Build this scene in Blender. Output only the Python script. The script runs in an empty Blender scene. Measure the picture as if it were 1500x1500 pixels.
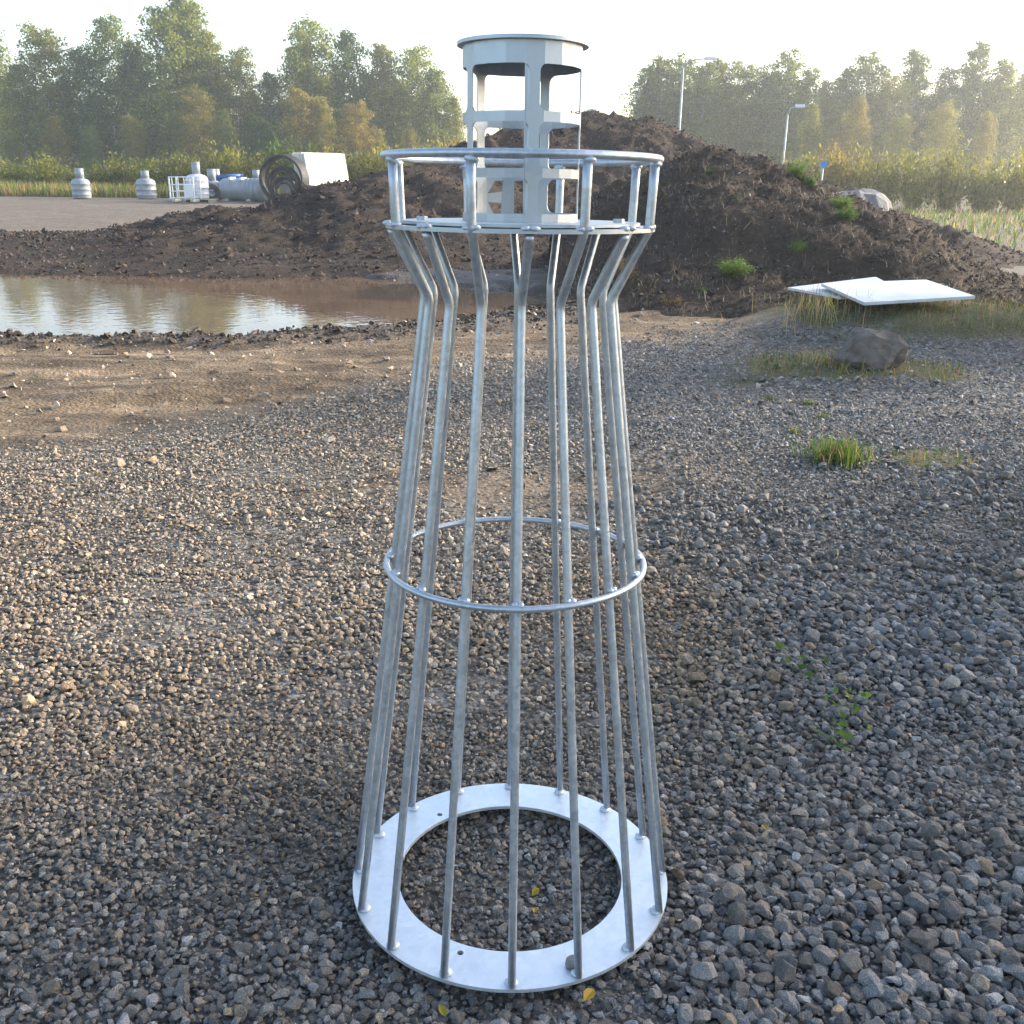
import bpy, bmesh, math, random
import numpy as np
from mathutils import Vector, Matrix, noise as mnoise

random.seed(7)
rng = np.random.default_rng(7)
scene = bpy.context.scene
COL = scene.collection
R = math.radians

# ---------------------------------------------------------------- camera
CAM = np.array([0.0, -1.964336, 1.510316])
FWD = np.array([-0.003798, 0.952719, -0.303829])
RGT = np.array([0.999871, 0.008352, 0.013689])
UPV = np.array([-0.015579, 0.303738, 0.952628])
FPX = 1455.85
# the frame leans back a little on the gravel; camera and frame share this tilt, the ground does not
TILT = R(1.3)
_T = np.array([[1, 0, 0], [0, math.cos(TILT), math.sin(TILT)], [0, -math.sin(TILT), math.cos(TILT)]])
CAM_L, FWD_L, RGT_L, UPV_L = CAM, FWD, RGT, UPV          # camera in the frame's own axes
CAM, FWD, RGT, UPV = _T @ CAM, _T @ FWD, _T @ RGT, _T @ UPV
cam_data = bpy.data.cameras.new('camera')
cam = bpy.data.objects.new('camera', cam_data)
COL.objects.link(cam)
cam_data.sensor_width = 36.0
cam_data.lens = FPX / 1500 * 36.0
cam_data.clip_start = 0.05
cam_data.clip_end = 2000
cam.matrix_world = Matrix(((RGT[0], UPV[0], -FWD[0], CAM[0]),
                           (RGT[1], UPV[1], -FWD[1], CAM[1]),
                           (RGT[2], UPV[2], -FWD[2], CAM[2]), (0, 0, 0, 1)))
scene.camera = cam

# ---------------------------------------------------------------- sky, sun, exposure
SUN_AZ, SUN_EL = R(64), R(20)          # azimuth to the right of straight ahead
sdir = Vector((math.sin(SUN_AZ) * math.cos(SUN_EL), math.cos(SUN_AZ) * math.cos(SUN_EL), math.sin(SUN_EL)))
world = bpy.data.worlds.new('World')
scene.world = world
world.use_nodes = True
wn = world.node_tree
wn.nodes.clear()
sky = wn.nodes.new('ShaderNodeTexSky')
sky.sky_type = 'NISHITA'
sky.sun_disc = False
sky.sun_elevation = SUN_EL
sky.sun_rotation = SUN_AZ
sky.air_density = 1.0
sky.dust_density = 2.0
sky.ozone_density = 1.0
wb = wn.nodes.new('ShaderNodeBackground')
wb.inputs['Strength'].default_value = 0.15
wo = wn.nodes.new('ShaderNodeOutputWorld')
wn.links.new(sky.outputs['Color'], wb.inputs['Color'])
wn.links.new(wb.outputs['Background'], wo.inputs['Surface'])

sun_data = bpy.data.lights.new('sun', 'SUN')
sun_data.energy = 3.0
sun_data.angle = R(1.6)
sun_data.color = (1.0, 0.90, 0.76)
sun = bpy.data.objects.new('sun', sun_data)
COL.objects.link(sun)
sun.rotation_euler = (-sdir).to_track_quat('-Z', 'Y').to_euler()
sun.location = (20, 20, 30)

scene.view_settings.view_transform = 'Standard'
scene.view_settings.look = 'None'
scene.view_settings.exposure = 1.75
scene.view_settings.gamma = 1.0
scene.view_settings.use_curve_mapping = False
scene.render.engine = 'CYCLES'
scene.cycles.use_denoising = True
scene.cycles.max_bounces = 6
scene.cycles.transparent_max_bounces = 8
scene.cycles.volume_bounces = 0

# ---------------------------------------------------------------- helpers
def at(px, py, Y):
    """Point at world depth Y along the view ray of a measured spot."""
    d = FWD * FPX + RGT * (px - 750.0) + UPV * (750.0 - py)
    k = (Y - CAM[1]) / d[1]
    return CAM + d * k

def on_ground(px, py, z=0.0):
    d = FWD * FPX + RGT * (px - 750.0) + UPV * (750.0 - py)
    k = (z - CAM[2]) / d[2]
    return CAM + d * k

def on_plate(px, py, z=0.0):
    d = FWD_L * FPX + RGT_L * (px - 750.0) + UPV_L * (750.0 - py)
    k = (z - CAM_L[2]) / d[2]
    return CAM_L + d * k

def hash2(ix, iy, seed):
    h = (ix.astype(np.int64) * 374761393 + iy.astype(np.int64) * 668265263 + seed * 974711) & 0xFFFFFFFF
    h = ((h ^ (h >> 13)) * 1274126177) & 0xFFFFFFFF
    h = h ^ (h >> 16)
    return (h & 0xFFFFFF) / float(0xFFFFFF)

def vnoise(x, y, seed=0):
    x = np.asarray(x, float); y = np.asarray(y, float)
    ix = np.floor(x); iy = np.floor(y)
    fx = x - ix; fy = y - iy
    fx = fx * fx * fx * (fx * (fx * 6 - 15) + 10); fy = fy * fy * fy * (fy * (fy * 6 - 15) + 10)
    a = hash2(ix, iy, seed); b = hash2(ix + 1, iy, seed); c = hash2(ix, iy + 1, seed); d = hash2(ix + 1, iy + 1, seed)
    return (a * (1 - fx) + b * fx) * (1 - fy) + (c * (1 - fx) + d * fx) * fy

def fbm(x, y, seed=0, octs=4, gain=0.5):
    s = 0; a = 1; t = 0
    for o in range(octs):
        s = s + a * vnoise(np.asarray(x) * 2 ** o + 17.3 * o, np.asarray(y) * 2 ** o - 9.1 * o, seed + o)
        t += a; a *= gain
    return s / t

def sstep(a, b, x):
    t = np.clip((np.asarray(x, float) - a) / (b - a), 0, 1)
    return t * t * (3 - 2 * t)

def np_mesh(name, V, F, colors=None, smooth=False):
    """V (n,3), F (m,k); colors per vertex (n,3)."""
    V = np.ascontiguousarray(V, np.float32); F = np.ascontiguousarray(F, np.int32)
    m, k = F.shape
    me = bpy.data.meshes.new(name)
    me.vertices.add(len(V)); me.vertices.foreach_set('co', V.ravel())
    me.loops.add(m * k); me.loops.foreach_set('vertex_index', F.ravel())
    me.polygons.add(m)
    me.polygons.foreach_set('loop_start', np.arange(0, m * k, k, dtype=np.int32))
    me.polygons.foreach_set('loop_total', np.full(m, k, np.int32))
    me.polygons.foreach_set('use_smooth', np.full(m, smooth, bool))
    me.update(calc_edges=True)
    if colors is not None:
        ca = me.color_attributes.new('Col', 'FLOAT_COLOR', 'POINT')
        c4 = np.ones((len(V), 4), np.float32); c4[:, :colors.shape[1]] = colors
        ca.data.foreach_set('color', c4.ravel())
    return me

def link(name, me, mat=None, parent=None, loc=None, rot=None):
    o = bpy.data.objects.new(name, me)
    COL.objects.link(o)
    if me is not None and mat is not None:
        if len(me.materials) == 0:
            me.materials.append(mat)
    if parent is not None:
        o.parent = parent
    if loc is not None:
        o.location = loc
    if rot is not None:
        o.rotation_euler = rot
    return o

def tag(o, label=None, cat=None, group=None, kind=None):
    if label: o['label'] = label
    if cat: o['category'] = cat
    if group: o['group'] = group
    if kind: o['kind'] = kind
    return o

def empty(name, loc=(0, 0, 0), rot=(0, 0, 0)):
    o = bpy.data.objects.new(name, None)
    o.empty_display_size = 0.1
    COL.objects.link(o)
    o.location = loc; o.rotation_euler = rot
    return o

def bm_obj(name, bm, mat, parent=None, smooth=False, loc=None, rot=None):
    me = bpy.data.meshes.new(name)
    bm.normal_update()
    for f in bm.faces: f.smooth = smooth
    bm.to_mesh(me); bm.free()
    return link(name, me, mat, parent, loc, rot)

def add_tube(bm, pts, rad, seg=12, caps=True, closed=False):
    pts = [Vector(p) for p in pts]
    n = len(pts)
    rads = rad if hasattr(rad, '__len__') else [rad] * n
    rings = []
    prev = None
    for i, p in enumerate(pts):
        if closed:
            t = (pts[(i + 1) % n] - pts[i - 1]).normalized()
        else:
            t = (pts[min(i + 1, n - 1)] - pts[max(i - 1, 0)]).normalized()
        if prev is None:
            a = Vector((0, 0, 1)) if abs(t.z) < 0.9 else Vector((1, 0, 0))
            u = t.cross(a).normalized()
        else:
            u = (prev - t * prev.dot(t)).normalized()
        prev = u
        v = t.cross(u)
        rings.append([bm.verts.new(p + (u * math.cos(2 * math.pi * k / seg) + v * math.sin(2 * math.pi * k / seg)) * rads[i]) for k in range(seg)])
    rng_n = n if closed else n - 1
    for i in range(rng_n):
        A = rings[i]; B = rings[(i + 1) % n]
        for k in range(seg):
            bm.faces.new((A[k], A[(k + 1) % seg], B[(k + 1) % seg], B[k]))
    if caps and not closed:
        bm.faces.new(list(reversed(rings[0]))); bm.faces.new(rings[-1])

def add_box(bm, c, s, M=None):
    x, y, z = c; a, b, d = s[0] / 2, s[1] / 2, s[2] / 2
    vs = []
    for dx, dy, dz in ((-a, -b, -d), (a, -b, -d), (a, b, -d), (-a, b, -d), (-a, -b, d), (a, -b, d), (a, b, d), (-a, b, d)):
        p = Vector((x + dx, y + dy, z + dz))
        if M is not None: p = M @ p
        vs.append(bm.verts.new(p))
    for f in ((0, 3, 2, 1), (4, 5, 6, 7), (0, 1, 5, 4), (1, 2, 6, 5), (2, 3, 7, 6), (3, 0, 4, 7)):
        bm.faces.new([vs[i] for i in f])
    return vs

def add_lathe(bm, prof, seg=32, M=None, cap=True):
    rings = []
    for r, z in prof:
        ring = []
        for k in range(seg):
            a = 2 * math.pi * k / seg
            p = Vector((r * math.cos(a), r * math.sin(a), z))
            if M is not None: p = M @ p
            ring.append(bm.verts.new(p))
        rings.append(ring)
    for i in range(len(rings) - 1):
        for k in range(seg):
            bm.faces.new((rings[i][k], rings[i][(k + 1) % seg], rings[i + 1][(k + 1) % seg], rings[i + 1][k]))
    if cap:
        bm.faces.new(list(reversed(rings[0]))); bm.faces.new(rings[-1])

def add_blob(bm, p, r, sq=(1, 1, 1), sub=1, jit=0.15):
    g = bmesh.ops.create_icosphere(bm, subdivisions=sub, radius=r)
    for v in g['verts']:
        k = 1 + random.uniform(-jit, jit)
        v.co = Vector((v.co.x * sq[0] * k, v.co.y * sq[1] * k, v.co.z * sq[2] * k)) + Vector(p)

# ---------------------------------------------------------------- materials
def new_mat(name):
    m = bpy.data.materials.new(name); m.use_nodes = True
    nt = m.node_tree
    return m, nt, nt.nodes['Principled BSDF'], nt.nodes['Material Output']

def nd(nt, typ, **kw):
    n = nt.nodes.new(typ)
    for k, v in kw.items():
        setattr(n, k, v)
    return n

def coords(nt, scale=1.0, kind='Object'):
    tc = nd(nt, 'ShaderNodeTexCoord'); mp = nd(nt, 'ShaderNodeMapping')
    mp.inputs['Scale'].default_value = (scale,) * 3 if not hasattr(scale, '__len__') else scale
    nt.links.new(tc.outputs[kind], mp.inputs['Vector'])
    return mp.outputs['Vector']

def noise_n(nt, vec, scale, detail=4, rough=0.55):
    n = nd(nt, 'ShaderNodeTexNoise')
    n.inputs['Scale'].default_value = scale; n.inputs['Detail'].default_value = detail; n.inputs['Roughness'].default_value = rough
    nt.links.new(vec, n.inputs['Vector'])
    return n

def ramp_n(nt, fac, stops):
    r = nd(nt, 'ShaderNodeValToRGB')
    el = r.color_ramp.elements
    while len(el) < len(stops): el.new(0.5)
    for e, (p, c) in zip(el, stops):
        e.position = p; e.color = (c[0], c[1], c[2], 1)
    nt.links.new(fac, r.inputs['Fac'])
    return r

def mix_c(nt, fac, a, b, mode='MIX'):
    m = nd(nt, 'ShaderNodeMix', data_type='RGBA', blend_type=mode)
    for sock, v in ((m.inputs['Factor'], fac), (m.inputs[6], a), (m.inputs[7], b)):
        if isinstance(v, (int, float)): sock.default_value = v
        elif isinstance(v, tuple): sock.default_value = (v[0], v[1], v[2], 1)
        else: nt.links.new(v, sock)
    return m.outputs[2]

def bump_n(nt, h, strength, dist, normal=None):
    b = nd(nt, 'ShaderNodeBump')
    b.inputs['Strength'].default_value = strength; b.inputs['Distance'].default_value = dist
    nt.links.new(h, b.inputs['Height'])
    if normal is not None: nt.links.new(normal, b.inputs['Normal'])
    return b.outputs['Normal']

def simple(name, c1, c2, scale=8, rough=0.6, metal=0.0, bump=0.2, bdist=0.01, detail=5, spec=0.5):
    m, nt, p, o = new_mat(name)
    v = coords(nt)
    n = noise_n(nt, v, scale, detail)
    r = ramp_n(nt, n.outputs['Fac'], [(0.3, c1), (0.7, c2)])
    nt.links.new(r.outputs['Color'], p.inputs['Base Color'])
    p.inputs['Roughness'].default_value = rough; p.inputs['Metallic'].default_value = metal
    p.inputs['Specular IOR Level'].default_value = spec
    if bump: nt.links.new(bump_n(nt, n.outputs['Fac'], bump, bdist), p.inputs['Normal'])
    return m

def galv(name, tone=1.0, rough=0.42, spang=60, con=1.0):
    m, nt, p, o = new_mat(name)
    v = coords(nt)
    vo = nd(nt, 'ShaderNodeTexVoronoi'); vo.inputs['Scale'].default_value = spang
    nt.links.new(v, vo.inputs['Vector'])
    n1 = noise_n(nt, v, 14, 6, 0.65)
    n2 = noise_n(nt, v, 220, 3)
    mx = mix_c(nt, 0.35, n1.outputs['Fac'], vo.outputs['Color'])
    r = ramp_n(nt, mx, [(0.25, ((0.51 - .11 * con) * tone, (0.548 - .113 * con) * tone, (0.585 - .115 * con) * tone)), (0.75, ((0.51 + .11 * con) * tone, (0.548 + .113 * con) * tone, (0.585 + .115 * con) * tone))])
    st = ramp_n(nt, n1.outputs['Fac'], [(0.62, (1, 1, 1)), (0.78, (0.72, 0.72, 0.70))])
    nt.links.new(mix_c(nt, 1.0, r.outputs['Color'], st.outputs['Color'], 'MULTIPLY'), p.inputs['Base Color'])
    p.inputs['Metallic'].default_value = 0.72
    rr = ramp_n(nt, mx, [(0.2, (rough - .08,) * 3), (0.8, (rough + .12,) * 3)])
    nt.links.new(rr.outputs['Color'], p.inputs['Roughness'])
    b1 = bump_n(nt, n1.outputs['Fac'], 0.25, 0.003)
    nt.links.new(bump_n(nt, n2.outputs['Fac'], 0.12, 0.0006, b1), p.inputs['Normal'])
    return m

M = {}
M['galv_rod'] = galv('galvanised rod', 0.86, 0.40, 120)
M['galv_plate'] = galv('galvanised plate', 1.28, 0.45, 70, 0.45)
M['weld'] = galv('galvanised weld', 1.0, 0.55, 200, 0.6)
M['galv_sheet'] = galv('galvanised sheet', 0.78, 0.42, 90, 0.35)
M['concrete'] = simple('pale concrete', (0.50, 0.48, 0.41), (0.66, 0.63, 0.55), 5, 0.85, bump=0.3)
M['concrete_dark'] = simple('weathered concrete', (0.20, 0.19, 0.17), (0.34, 0.32, 0.29), 9, 0.9, bump=0.6, bdist=0.02)
M['plastic_grey'] = simple('grey plastic', (0.22, 0.24, 0.26), (0.32, 0.34, 0.36), 3, 0.38, bump=0.05)
M['plastic_light'] = simple('light grey film', (0.50, 0.51, 0.54), (0.70, 0.71, 0.74), 4, 0.30, bump=0.5, bdist=0.03)
M['plastic_black'] = simple('black polyethylene', (0.010, 0.011, 0.012), (0.028, 0.029, 0.031), 3, 0.6, bump=0.05)
M['plastic_blue'] = simple('blue pipe plastic', (0.015, 0.07, 0.26), (0.03, 0.12, 0.38), 3, 0.4, bump=0.02)
M['wood_pale'] = simple('pale pallet wood', (0.42, 0.36, 0.26), (0.60, 0.53, 0.40), 12, 0.8, bump=0.2)
M['white_paint'] = simple('white panel', (0.70, 0.71, 0.72), (0.82, 0.83, 0.84), 4, 0.5, bump=0.05)
M['pole_grey'] = simple('galvanised pole', (0.34, 0.36, 0.37), (0.46, 0.48, 0.49), 6, 0.55, 0.4, bump=0.05)
M['sign_blue'] = simple('blue sign', (0.03, 0.22, 0.55), (0.05, 0.28, 0.62), 6, 0.4, bump=0.0)
M['board'] = simple('pale sheet metal board', (0.40, 0.42, 0.43), (0.56, 0.58, 0.59), 3, 0.5, 0.1, bump=0.1)
M['boulder'] = simple('granite boulder', (0.12, 0.115, 0.11), (0.26, 0.25, 0.245), 4, 0.9, bump=0.8, bdist=0.05)
M['disc_grey'] = simple('grey end disc', (0.42, 0.43, 0.43), (0.52, 0.53, 0.53), 3, 0.6, bump=0.05)

def attr_col(nt, name='Col'):
    a = nd(nt, 'ShaderNodeVertexColor'); a.layer_name = name
    return a.outputs['Color']

def stone_mat():
    m, nt, p, o = new_mat('crushed stone')
    v = coords(nt)
    c = attr_col(nt)
    n = noise_n(nt, v, 520, 3, 0.8)
    n2 = noise_n(nt, v, 90, 4, 0.6)
    r = ramp_n(nt, n.outputs['Fac'], [(0.36, (0.45, 0.45, 0.47)), (0.50, (0.9, 0.9, 0.9)), (0.62, (1.9, 1.88, 1.85))])
    r2 = ramp_n(nt, n2.outputs['Fac'], [(0.3, (0.78, 0.77, 0.76)), (0.7, (1.15, 1.13, 1.1))])
    a = mix_c(nt, 1.0, c, r.outputs['Color'], 'MULTIPLY')
    nt.links.new(mix_c(nt, 1.0, a, r2.outputs['Color'], 'MULTIPLY'), p.inputs['Base Color'])
    p.inputs['Roughness'].default_value = 0.82
    p.inputs['Specular IOR Level'].default_value = 0.35
    b1 = bump_n(nt, n2.outputs['Fac'], 0.6, 0.006)
    nt.links.new(bump_n(nt, n.outputs['Fac'], 0.5, 0.002, b1), p.inputs['Normal'])
    return m
M['stone'] = stone_mat()

def ground_mat():
    """Col: R = bare mud, G = plant litter and moss, B = wetness."""
    m, nt, p, o = new_mat('yard ground')
    v = coords(nt)
    sep = nd(nt, 'ShaderNodeSeparateColor'); nt.links.new(attr_col(nt), sep.inputs['Color'])
    # far gravel: cells of stone
    vo = nd(nt, 'ShaderNodeTexVoronoi'); vo.inputs['Scale'].default_value = 34; nt.links.new(v, vo.inputs['Vector'])
    vsep = nd(nt, 'ShaderNodeSeparateColor'); nt.links.new(vo.outputs['Color'], vsep.inputs['Color'])
    g = ramp_n(nt, vsep.outputs['Red'], [(0.0, (0.065, 0.056, 0.047)), (0.5, (0.13, 0.115, 0.10)), (0.85, (0.20, 0.183, 0.16)), (1.0, (0.32, 0.295, 0.265))])
    nfine = noise_n(nt, v, 60, 5, 0.7)
    nmid = noise_n(nt, v, 4.5, 6, 0.62)
    nbig = noise_n(nt, v, 0.9, 5, 0.6)
    dry = ramp_n(nt, nmid.outputs['Fac'], [(0.28, (0.105, 0.072, 0.045)), (0.5, (0.175, 0.125, 0.078)), (0.72, (0.27, 0.20, 0.13))])
    wet = ramp_n(nt, nmid.outputs['Fac'], [(0.3, (0.050, 0.036, 0.028)), (0.7, (0.105, 0.076, 0.055))])
    mp2 = nd(nt, 'ShaderNodeMapping'); tc2 = nd(nt, 'ShaderNodeTexCoord')
    mp2.inputs['Rotation'].default_value = (0, 0, R(-24)); mp2.inputs['Scale'].default_value = (0.55, 3.2, 1)
    nt.links.new(tc2.outputs['Object'], mp2.inputs['Vector'])
    nst = noise_n(nt, mp2.outputs['Vector'], 1.0, 5, 0.6)
    streak = ramp_n(nt, nst.outputs['Fac'], [(0.36, (0.55, 0.52, 0.48)), (0.52, (1, 1, 1)), (0.66, (1.7, 1.68, 1.6))])
    dryc = mix_c(nt, 1.0, dry.outputs['Color'], streak.outputs['Color'], 'MULTIPLY')
    mud = mix_c(nt, sep.outputs['Blue'], dryc, wet.outputs['Color'])
    gr = mix_c(nt, 1.0, mud, ramp_n(nt, nfine.outputs['Fac'], [(0.3, (0.6, 0.6, 0.6)), (0.7, (1.35, 1.33, 1.3))]).outputs['Color'], 'MULTIPLY')
    base = mix_c(nt, sep.outputs['Red'], g.outputs['Color'], gr)
    lit = ramp_n(nt, nfine.outputs['Fac'], [(0.3, (0.040, 0.040, 0.018)), (0.55, (0.085, 0.080, 0.035)), (0.75, (0.22, 0.17, 0.09))])
    nt.links.new(mix_c(nt, sep.outputs['Green'], base, lit.outputs['Color']), p.inputs['Base Color'])
    rr = nd(nt, 'ShaderNodeMapRange'); nt.links.new(sep.outputs['Blue'], rr.inputs['Value'])
    rr.inputs['To Min'].default_value = 0.9; rr.inputs['To Max'].default_value = 0.5
    nt.links.new(rr.outputs['Result'], p.inputs['Roughness'])
    p.inputs['Specular IOR Level'].default_value = 0.3
    inv = nd(nt, 'ShaderNodeMath', operation='SUBTRACT'); inv.inputs[0].default_value = 1.0
    nt.links.new(vo.outputs['Distance'], inv.inputs[1])
    b0 = bump_n(nt, inv.outputs['Value'], 0.7, 0.02)
    b1 = bump_n(nt, nmid.outputs['Fac'], 0.7, 0.07, b0)
    nt.links.new(bump_n(nt, nfine.outputs['Fac'], 0.7, 0.02, b1), p.inputs['Normal'])
    return m
M['ground'] = ground_mat()

def soil_mat():
    m, nt, p, o = new_mat('dark heaped soil')
    v = coords(nt)
    n1 = noise_n(nt, v, 1.1, 6, 0.65); n2 = noise_n(nt, v, 14, 6, 0.7); n3 = noise_n(nt, v, 55, 3, 0.7)
    a = ramp_n(nt, n1.outputs['Fac'], [(0.3, (0.048, 0.036, 0.029)), (0.55, (0.073, 0.054, 0.042)), (0.75, (0.125, 0.089, 0.063))])
    b = ramp_n(nt, n2.outputs['Fac'], [(0.3, (0.55, 0.55, 0.55)), (0.7, (1.5, 1.45, 1.4))])
    nt.links.new(mix_c(nt, 1.0, a.outputs['Color'], b.outputs['Color'], 'MULTIPLY'), p.inputs['Base Color'])
    p.inputs['Roughness'].default_value = 0.95; p.inputs['Specular IOR Level'].default_value = 0.2
    b1 = bump_n(nt, n2.outputs['Fac'], 0.9, 0.10)
    nt.links.new(bump_n(nt, n3.outputs['Fac'], 0.7, 0.03, b1), p.inputs['Normal'])
    return m
M['soil'] = soil_mat()

def colored(name, rough=0.9, trans=0.0, var=0.25, spec=0.25):
    """Material that takes its colour from the mesh's own colour attribute."""
    m, nt, p, o = new_mat(name)
    c = attr_col(nt)
    g = nd(nt, 'ShaderNodeNewGeometry')
    r = ramp_n(nt, g.outputs['Random Per Island'], [(0.0, (1 - var,) * 3), (1.0, (1 + var,) * 3)])
    cc = mix_c(nt, 1.0, c, r.outputs['Color'], 'MULTIPLY')
    nt.links.new(cc, p.inputs['Base Color'])
    p.inputs['Roughness'].default_value = rough; p.inputs['Specular IOR Level'].default_value = spec
    if trans:
        t = nd(nt, 'ShaderNodeBsdfTranslucent'); nt.links.new(cc, t.inputs['Color'])
        mx = nd(nt, 'ShaderNodeMixShader'); mx.inputs['Fac'].default_value = trans
        nt.links.new(p.outputs['BSDF'], mx.inputs[1]); nt.links.new(t.outputs['BSDF'], mx.inputs[2])
        nt.links.new(mx.outputs['Shader'], o.inputs['Surface'])
    return m
M['clod'] = colored('soil clod', 0.95, 0, 0.4, 0.15)
M['blade'] = colored('grass blade', 0.6, 0.45, 0.3)

def leaf_mat(name, c1, c2, c3):
    m, nt, p, o = new_mat(name)
    g = nd(nt, 'ShaderNodeNewGeometry')
    r = ramp_n(nt, g.outputs['Random Per Island'], [(0.0, c1), (0.55, c2), (1.0, c3)])
    oi = nd(nt, 'ShaderNodeObjectInfo')
    hs = nd(nt, 'ShaderNodeHueSaturation')
    nt.links.new(r.outputs['Color'], hs.inputs['Color'])
    mr = nd(nt, 'ShaderNodeMapRange'); nt.links.new(oi.outputs['Random'], mr.inputs['Value'])
    mr.inputs['To Min'].default_value = 0.78; mr.inputs['To Max'].default_value = 1.22
    nt.links.new(mr.outputs['Result'], hs.inputs['Value'])
    mh = nd(nt, 'ShaderNodeMapRange'); nt.links.new(oi.outputs['Random'], mh.inputs['Value'])
    mh.inputs['To Min'].default_value = 0.515; mh.inputs['To Max'].default_value = 0.485
    nt.links.new(mh.outputs['Result'], hs.inputs['Hue'])
    nt.links.new(hs.outputs['Color'], p.inputs['Base Color'])
    p.inputs['Roughness'].default_value = 0.55; p.inputs['Specular IOR Level'].default_value = 0.3
    t = nd(nt, 'ShaderNodeBsdfTranslucent'); nt.links.new(hs.outputs['Color'], t.inputs['Color'])
    mx = nd(nt, 'ShaderNodeMixShader'); mx.inputs['Fac'].default_value = 0.5
    nt.links.new(p.outputs['BSDF'], mx.inputs[1]); nt.links.new(t.outputs['BSDF'], mx.inputs[2])
    nt.links.new(mx.outputs['Shader'], o.inputs['Surface'])
    return m
M['leaf_green'] = leaf_mat('birch leaves green', (0.095, 0.128, 0.018), (0.180, 0.220, 0.028), (0.300, 0.315, 0.045))
M['leaf_olive'] = leaf_mat('birch leaves olive', (0.130, 0.138, 0.018), (0.235, 0.232, 0.028), (0.370, 0.335, 0.046))
M['leaf_gold'] = leaf_mat('birch leaves turning yellow', (0.150, 0.122, 0.018), (0.260, 0.205, 0.026), (0.400, 0.310, 0.045))
M['leaf_dark'] = leaf_mat('alder leaves dark', (0.040, 0.075, 0.014), (0.075, 0.125, 0.022), (0.125, 0.175, 0.032))
M['leaf_bush'] = leaf_mat('shrub leaves', (0.095, 0.115, 0.018), (0.170, 0.175, 0.026), (0.290, 0.245, 0.042))
M['leaf_weed'] = leaf_mat('weed leaves', (0.060, 0.120, 0.018), (0.100, 0.180, 0.030), (0.170, 0.230, 0.045))
M['leaf_fallen'] = leaf_mat('fallen leaf', (0.38, 0.28, 0.03), (0.45, 0.32, 0.04), (0.40, 0.20, 0.04))

def bark_mat():
    m, nt, p, o = new_mat('birch bark')
    v = coords(nt, (3, 3, 9))
    n = noise_n(nt, v, 1.6, 5, 0.7)
    r = ramp_n(nt, n.outputs['Fac'], [(0.36, (0.06, 0.055, 0.05)), (0.46, (0.44, 0.42, 0.39)), (0.8, (0.62, 0.60, 0.56))])
    nt.links.new(r.outputs['Color'], p.inputs['Base Color'])
    p.inputs['Roughness'].default_value = 0.8
    return m
M['bark'] = bark_mat()

def water_mat():
    m, nt, p, o = new_mat('muddy puddle water')
    v = coords(nt)
    n = noise_n(nt, v, 1.2, 3); n2 = noise_n(nt, v, 7, 2)
    r = ramp_n(nt, n.outputs['Fac'], [(0.35, (0.120, 0.078, 0.050)), (0.65, (0.170, 0.112, 0.072))])
    nt.links.new(r.outputs['Color'], p.inputs['Base Color'])
    p.inputs['Roughness'].default_value = 0.03; p.inputs['IOR'].default_value = 1.33
    nt.links.new(bump_n(nt, n2.outputs['Fac'], 0.25, 0.008), p.inputs['Normal'])
    return m
M['water'] = water_mat()

# ---------------------------------------------------------------- terrain
MUD_X = np.array([-40, -8, -4.2, -2.4, -1.8, -1.0, -0.4, 1.0, 3.0, 6.0, 40])
MUD_Y = np.array([2.6, 2.8, 3.2, 3.7, 4.4, 5.7, 7.0, 8.2, 9.0, 9.8, 12.0])
WATER_Z = -0.085

def mud_mask(x, y):
    d = y - np.interp(x, MUD_X, MUD_Y) + 2.2 * (fbm(x * 0.5, y * 0.5, 3, 4) - 0.5) + 1.2 * (fbm(x * 2.0, y * 2.0, 5, 3) - 0.5)
    m = sstep(-0.7, 0.9, d)
    # compacted brown strip across the gravel, seen behind the cage
    s = 0.75 * np.exp(-((y - 3.1 - 0.25 * x) / 0.55) ** 2) * sstep(-2.6, -0.5, x) * (1 - sstep(0.6, 1.8, x)) * sstep(0.35, 0.6, fbm(x * 1.5, y * 1.5, 31, 3))
    return np.maximum(m, s)

def litter_mask(x, y):
    e1 = ((x - 2.65) / 1.15) ** 2 + ((y - 6.45) / 0.6) ** 2
    e2 = ((x - 4.4) / 1.7) ** 2 + ((y - 8.8) / 0.95) ** 2
    e3 = ((x - 2.5) / 0.3) ** 2 + ((y - 3.75) / 0.25) ** 2
    e = np.minimum(np.minimum(e1, e2), e3) + 2.2 * (fbm(x * 2.2, y * 2.2, 41, 4) - 0.5)
    a = 1 - sstep(0.35, 1.15, e)
    b = 0.8 * sstep(9.2, 11.0, y) * sstep(-0.5, 1.0, x) * sstep(0.40, 0.58, fbm(x * 1.3, y * 1.3, 43, 4)) * (1 - sstep(20, 22, y))
    c = sstep(46, 50, y)
    return np.clip(np.maximum(np.maximum(a, b), c), 0, 1)

def pond(x, y):
    yc = 11.35 + 0.04 * (x + 5.2)
    return ((x + 5.7) / 5.5) ** 2 + ((y - yc) / 3.15) ** 2 + 0.75 * (fbm(x * 0.55, y * 0.75, 11, 5) - 0.5) + 0.40 * (fbm(x * 2.4, y * 3.0, 12, 3) - 0.5)

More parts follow.
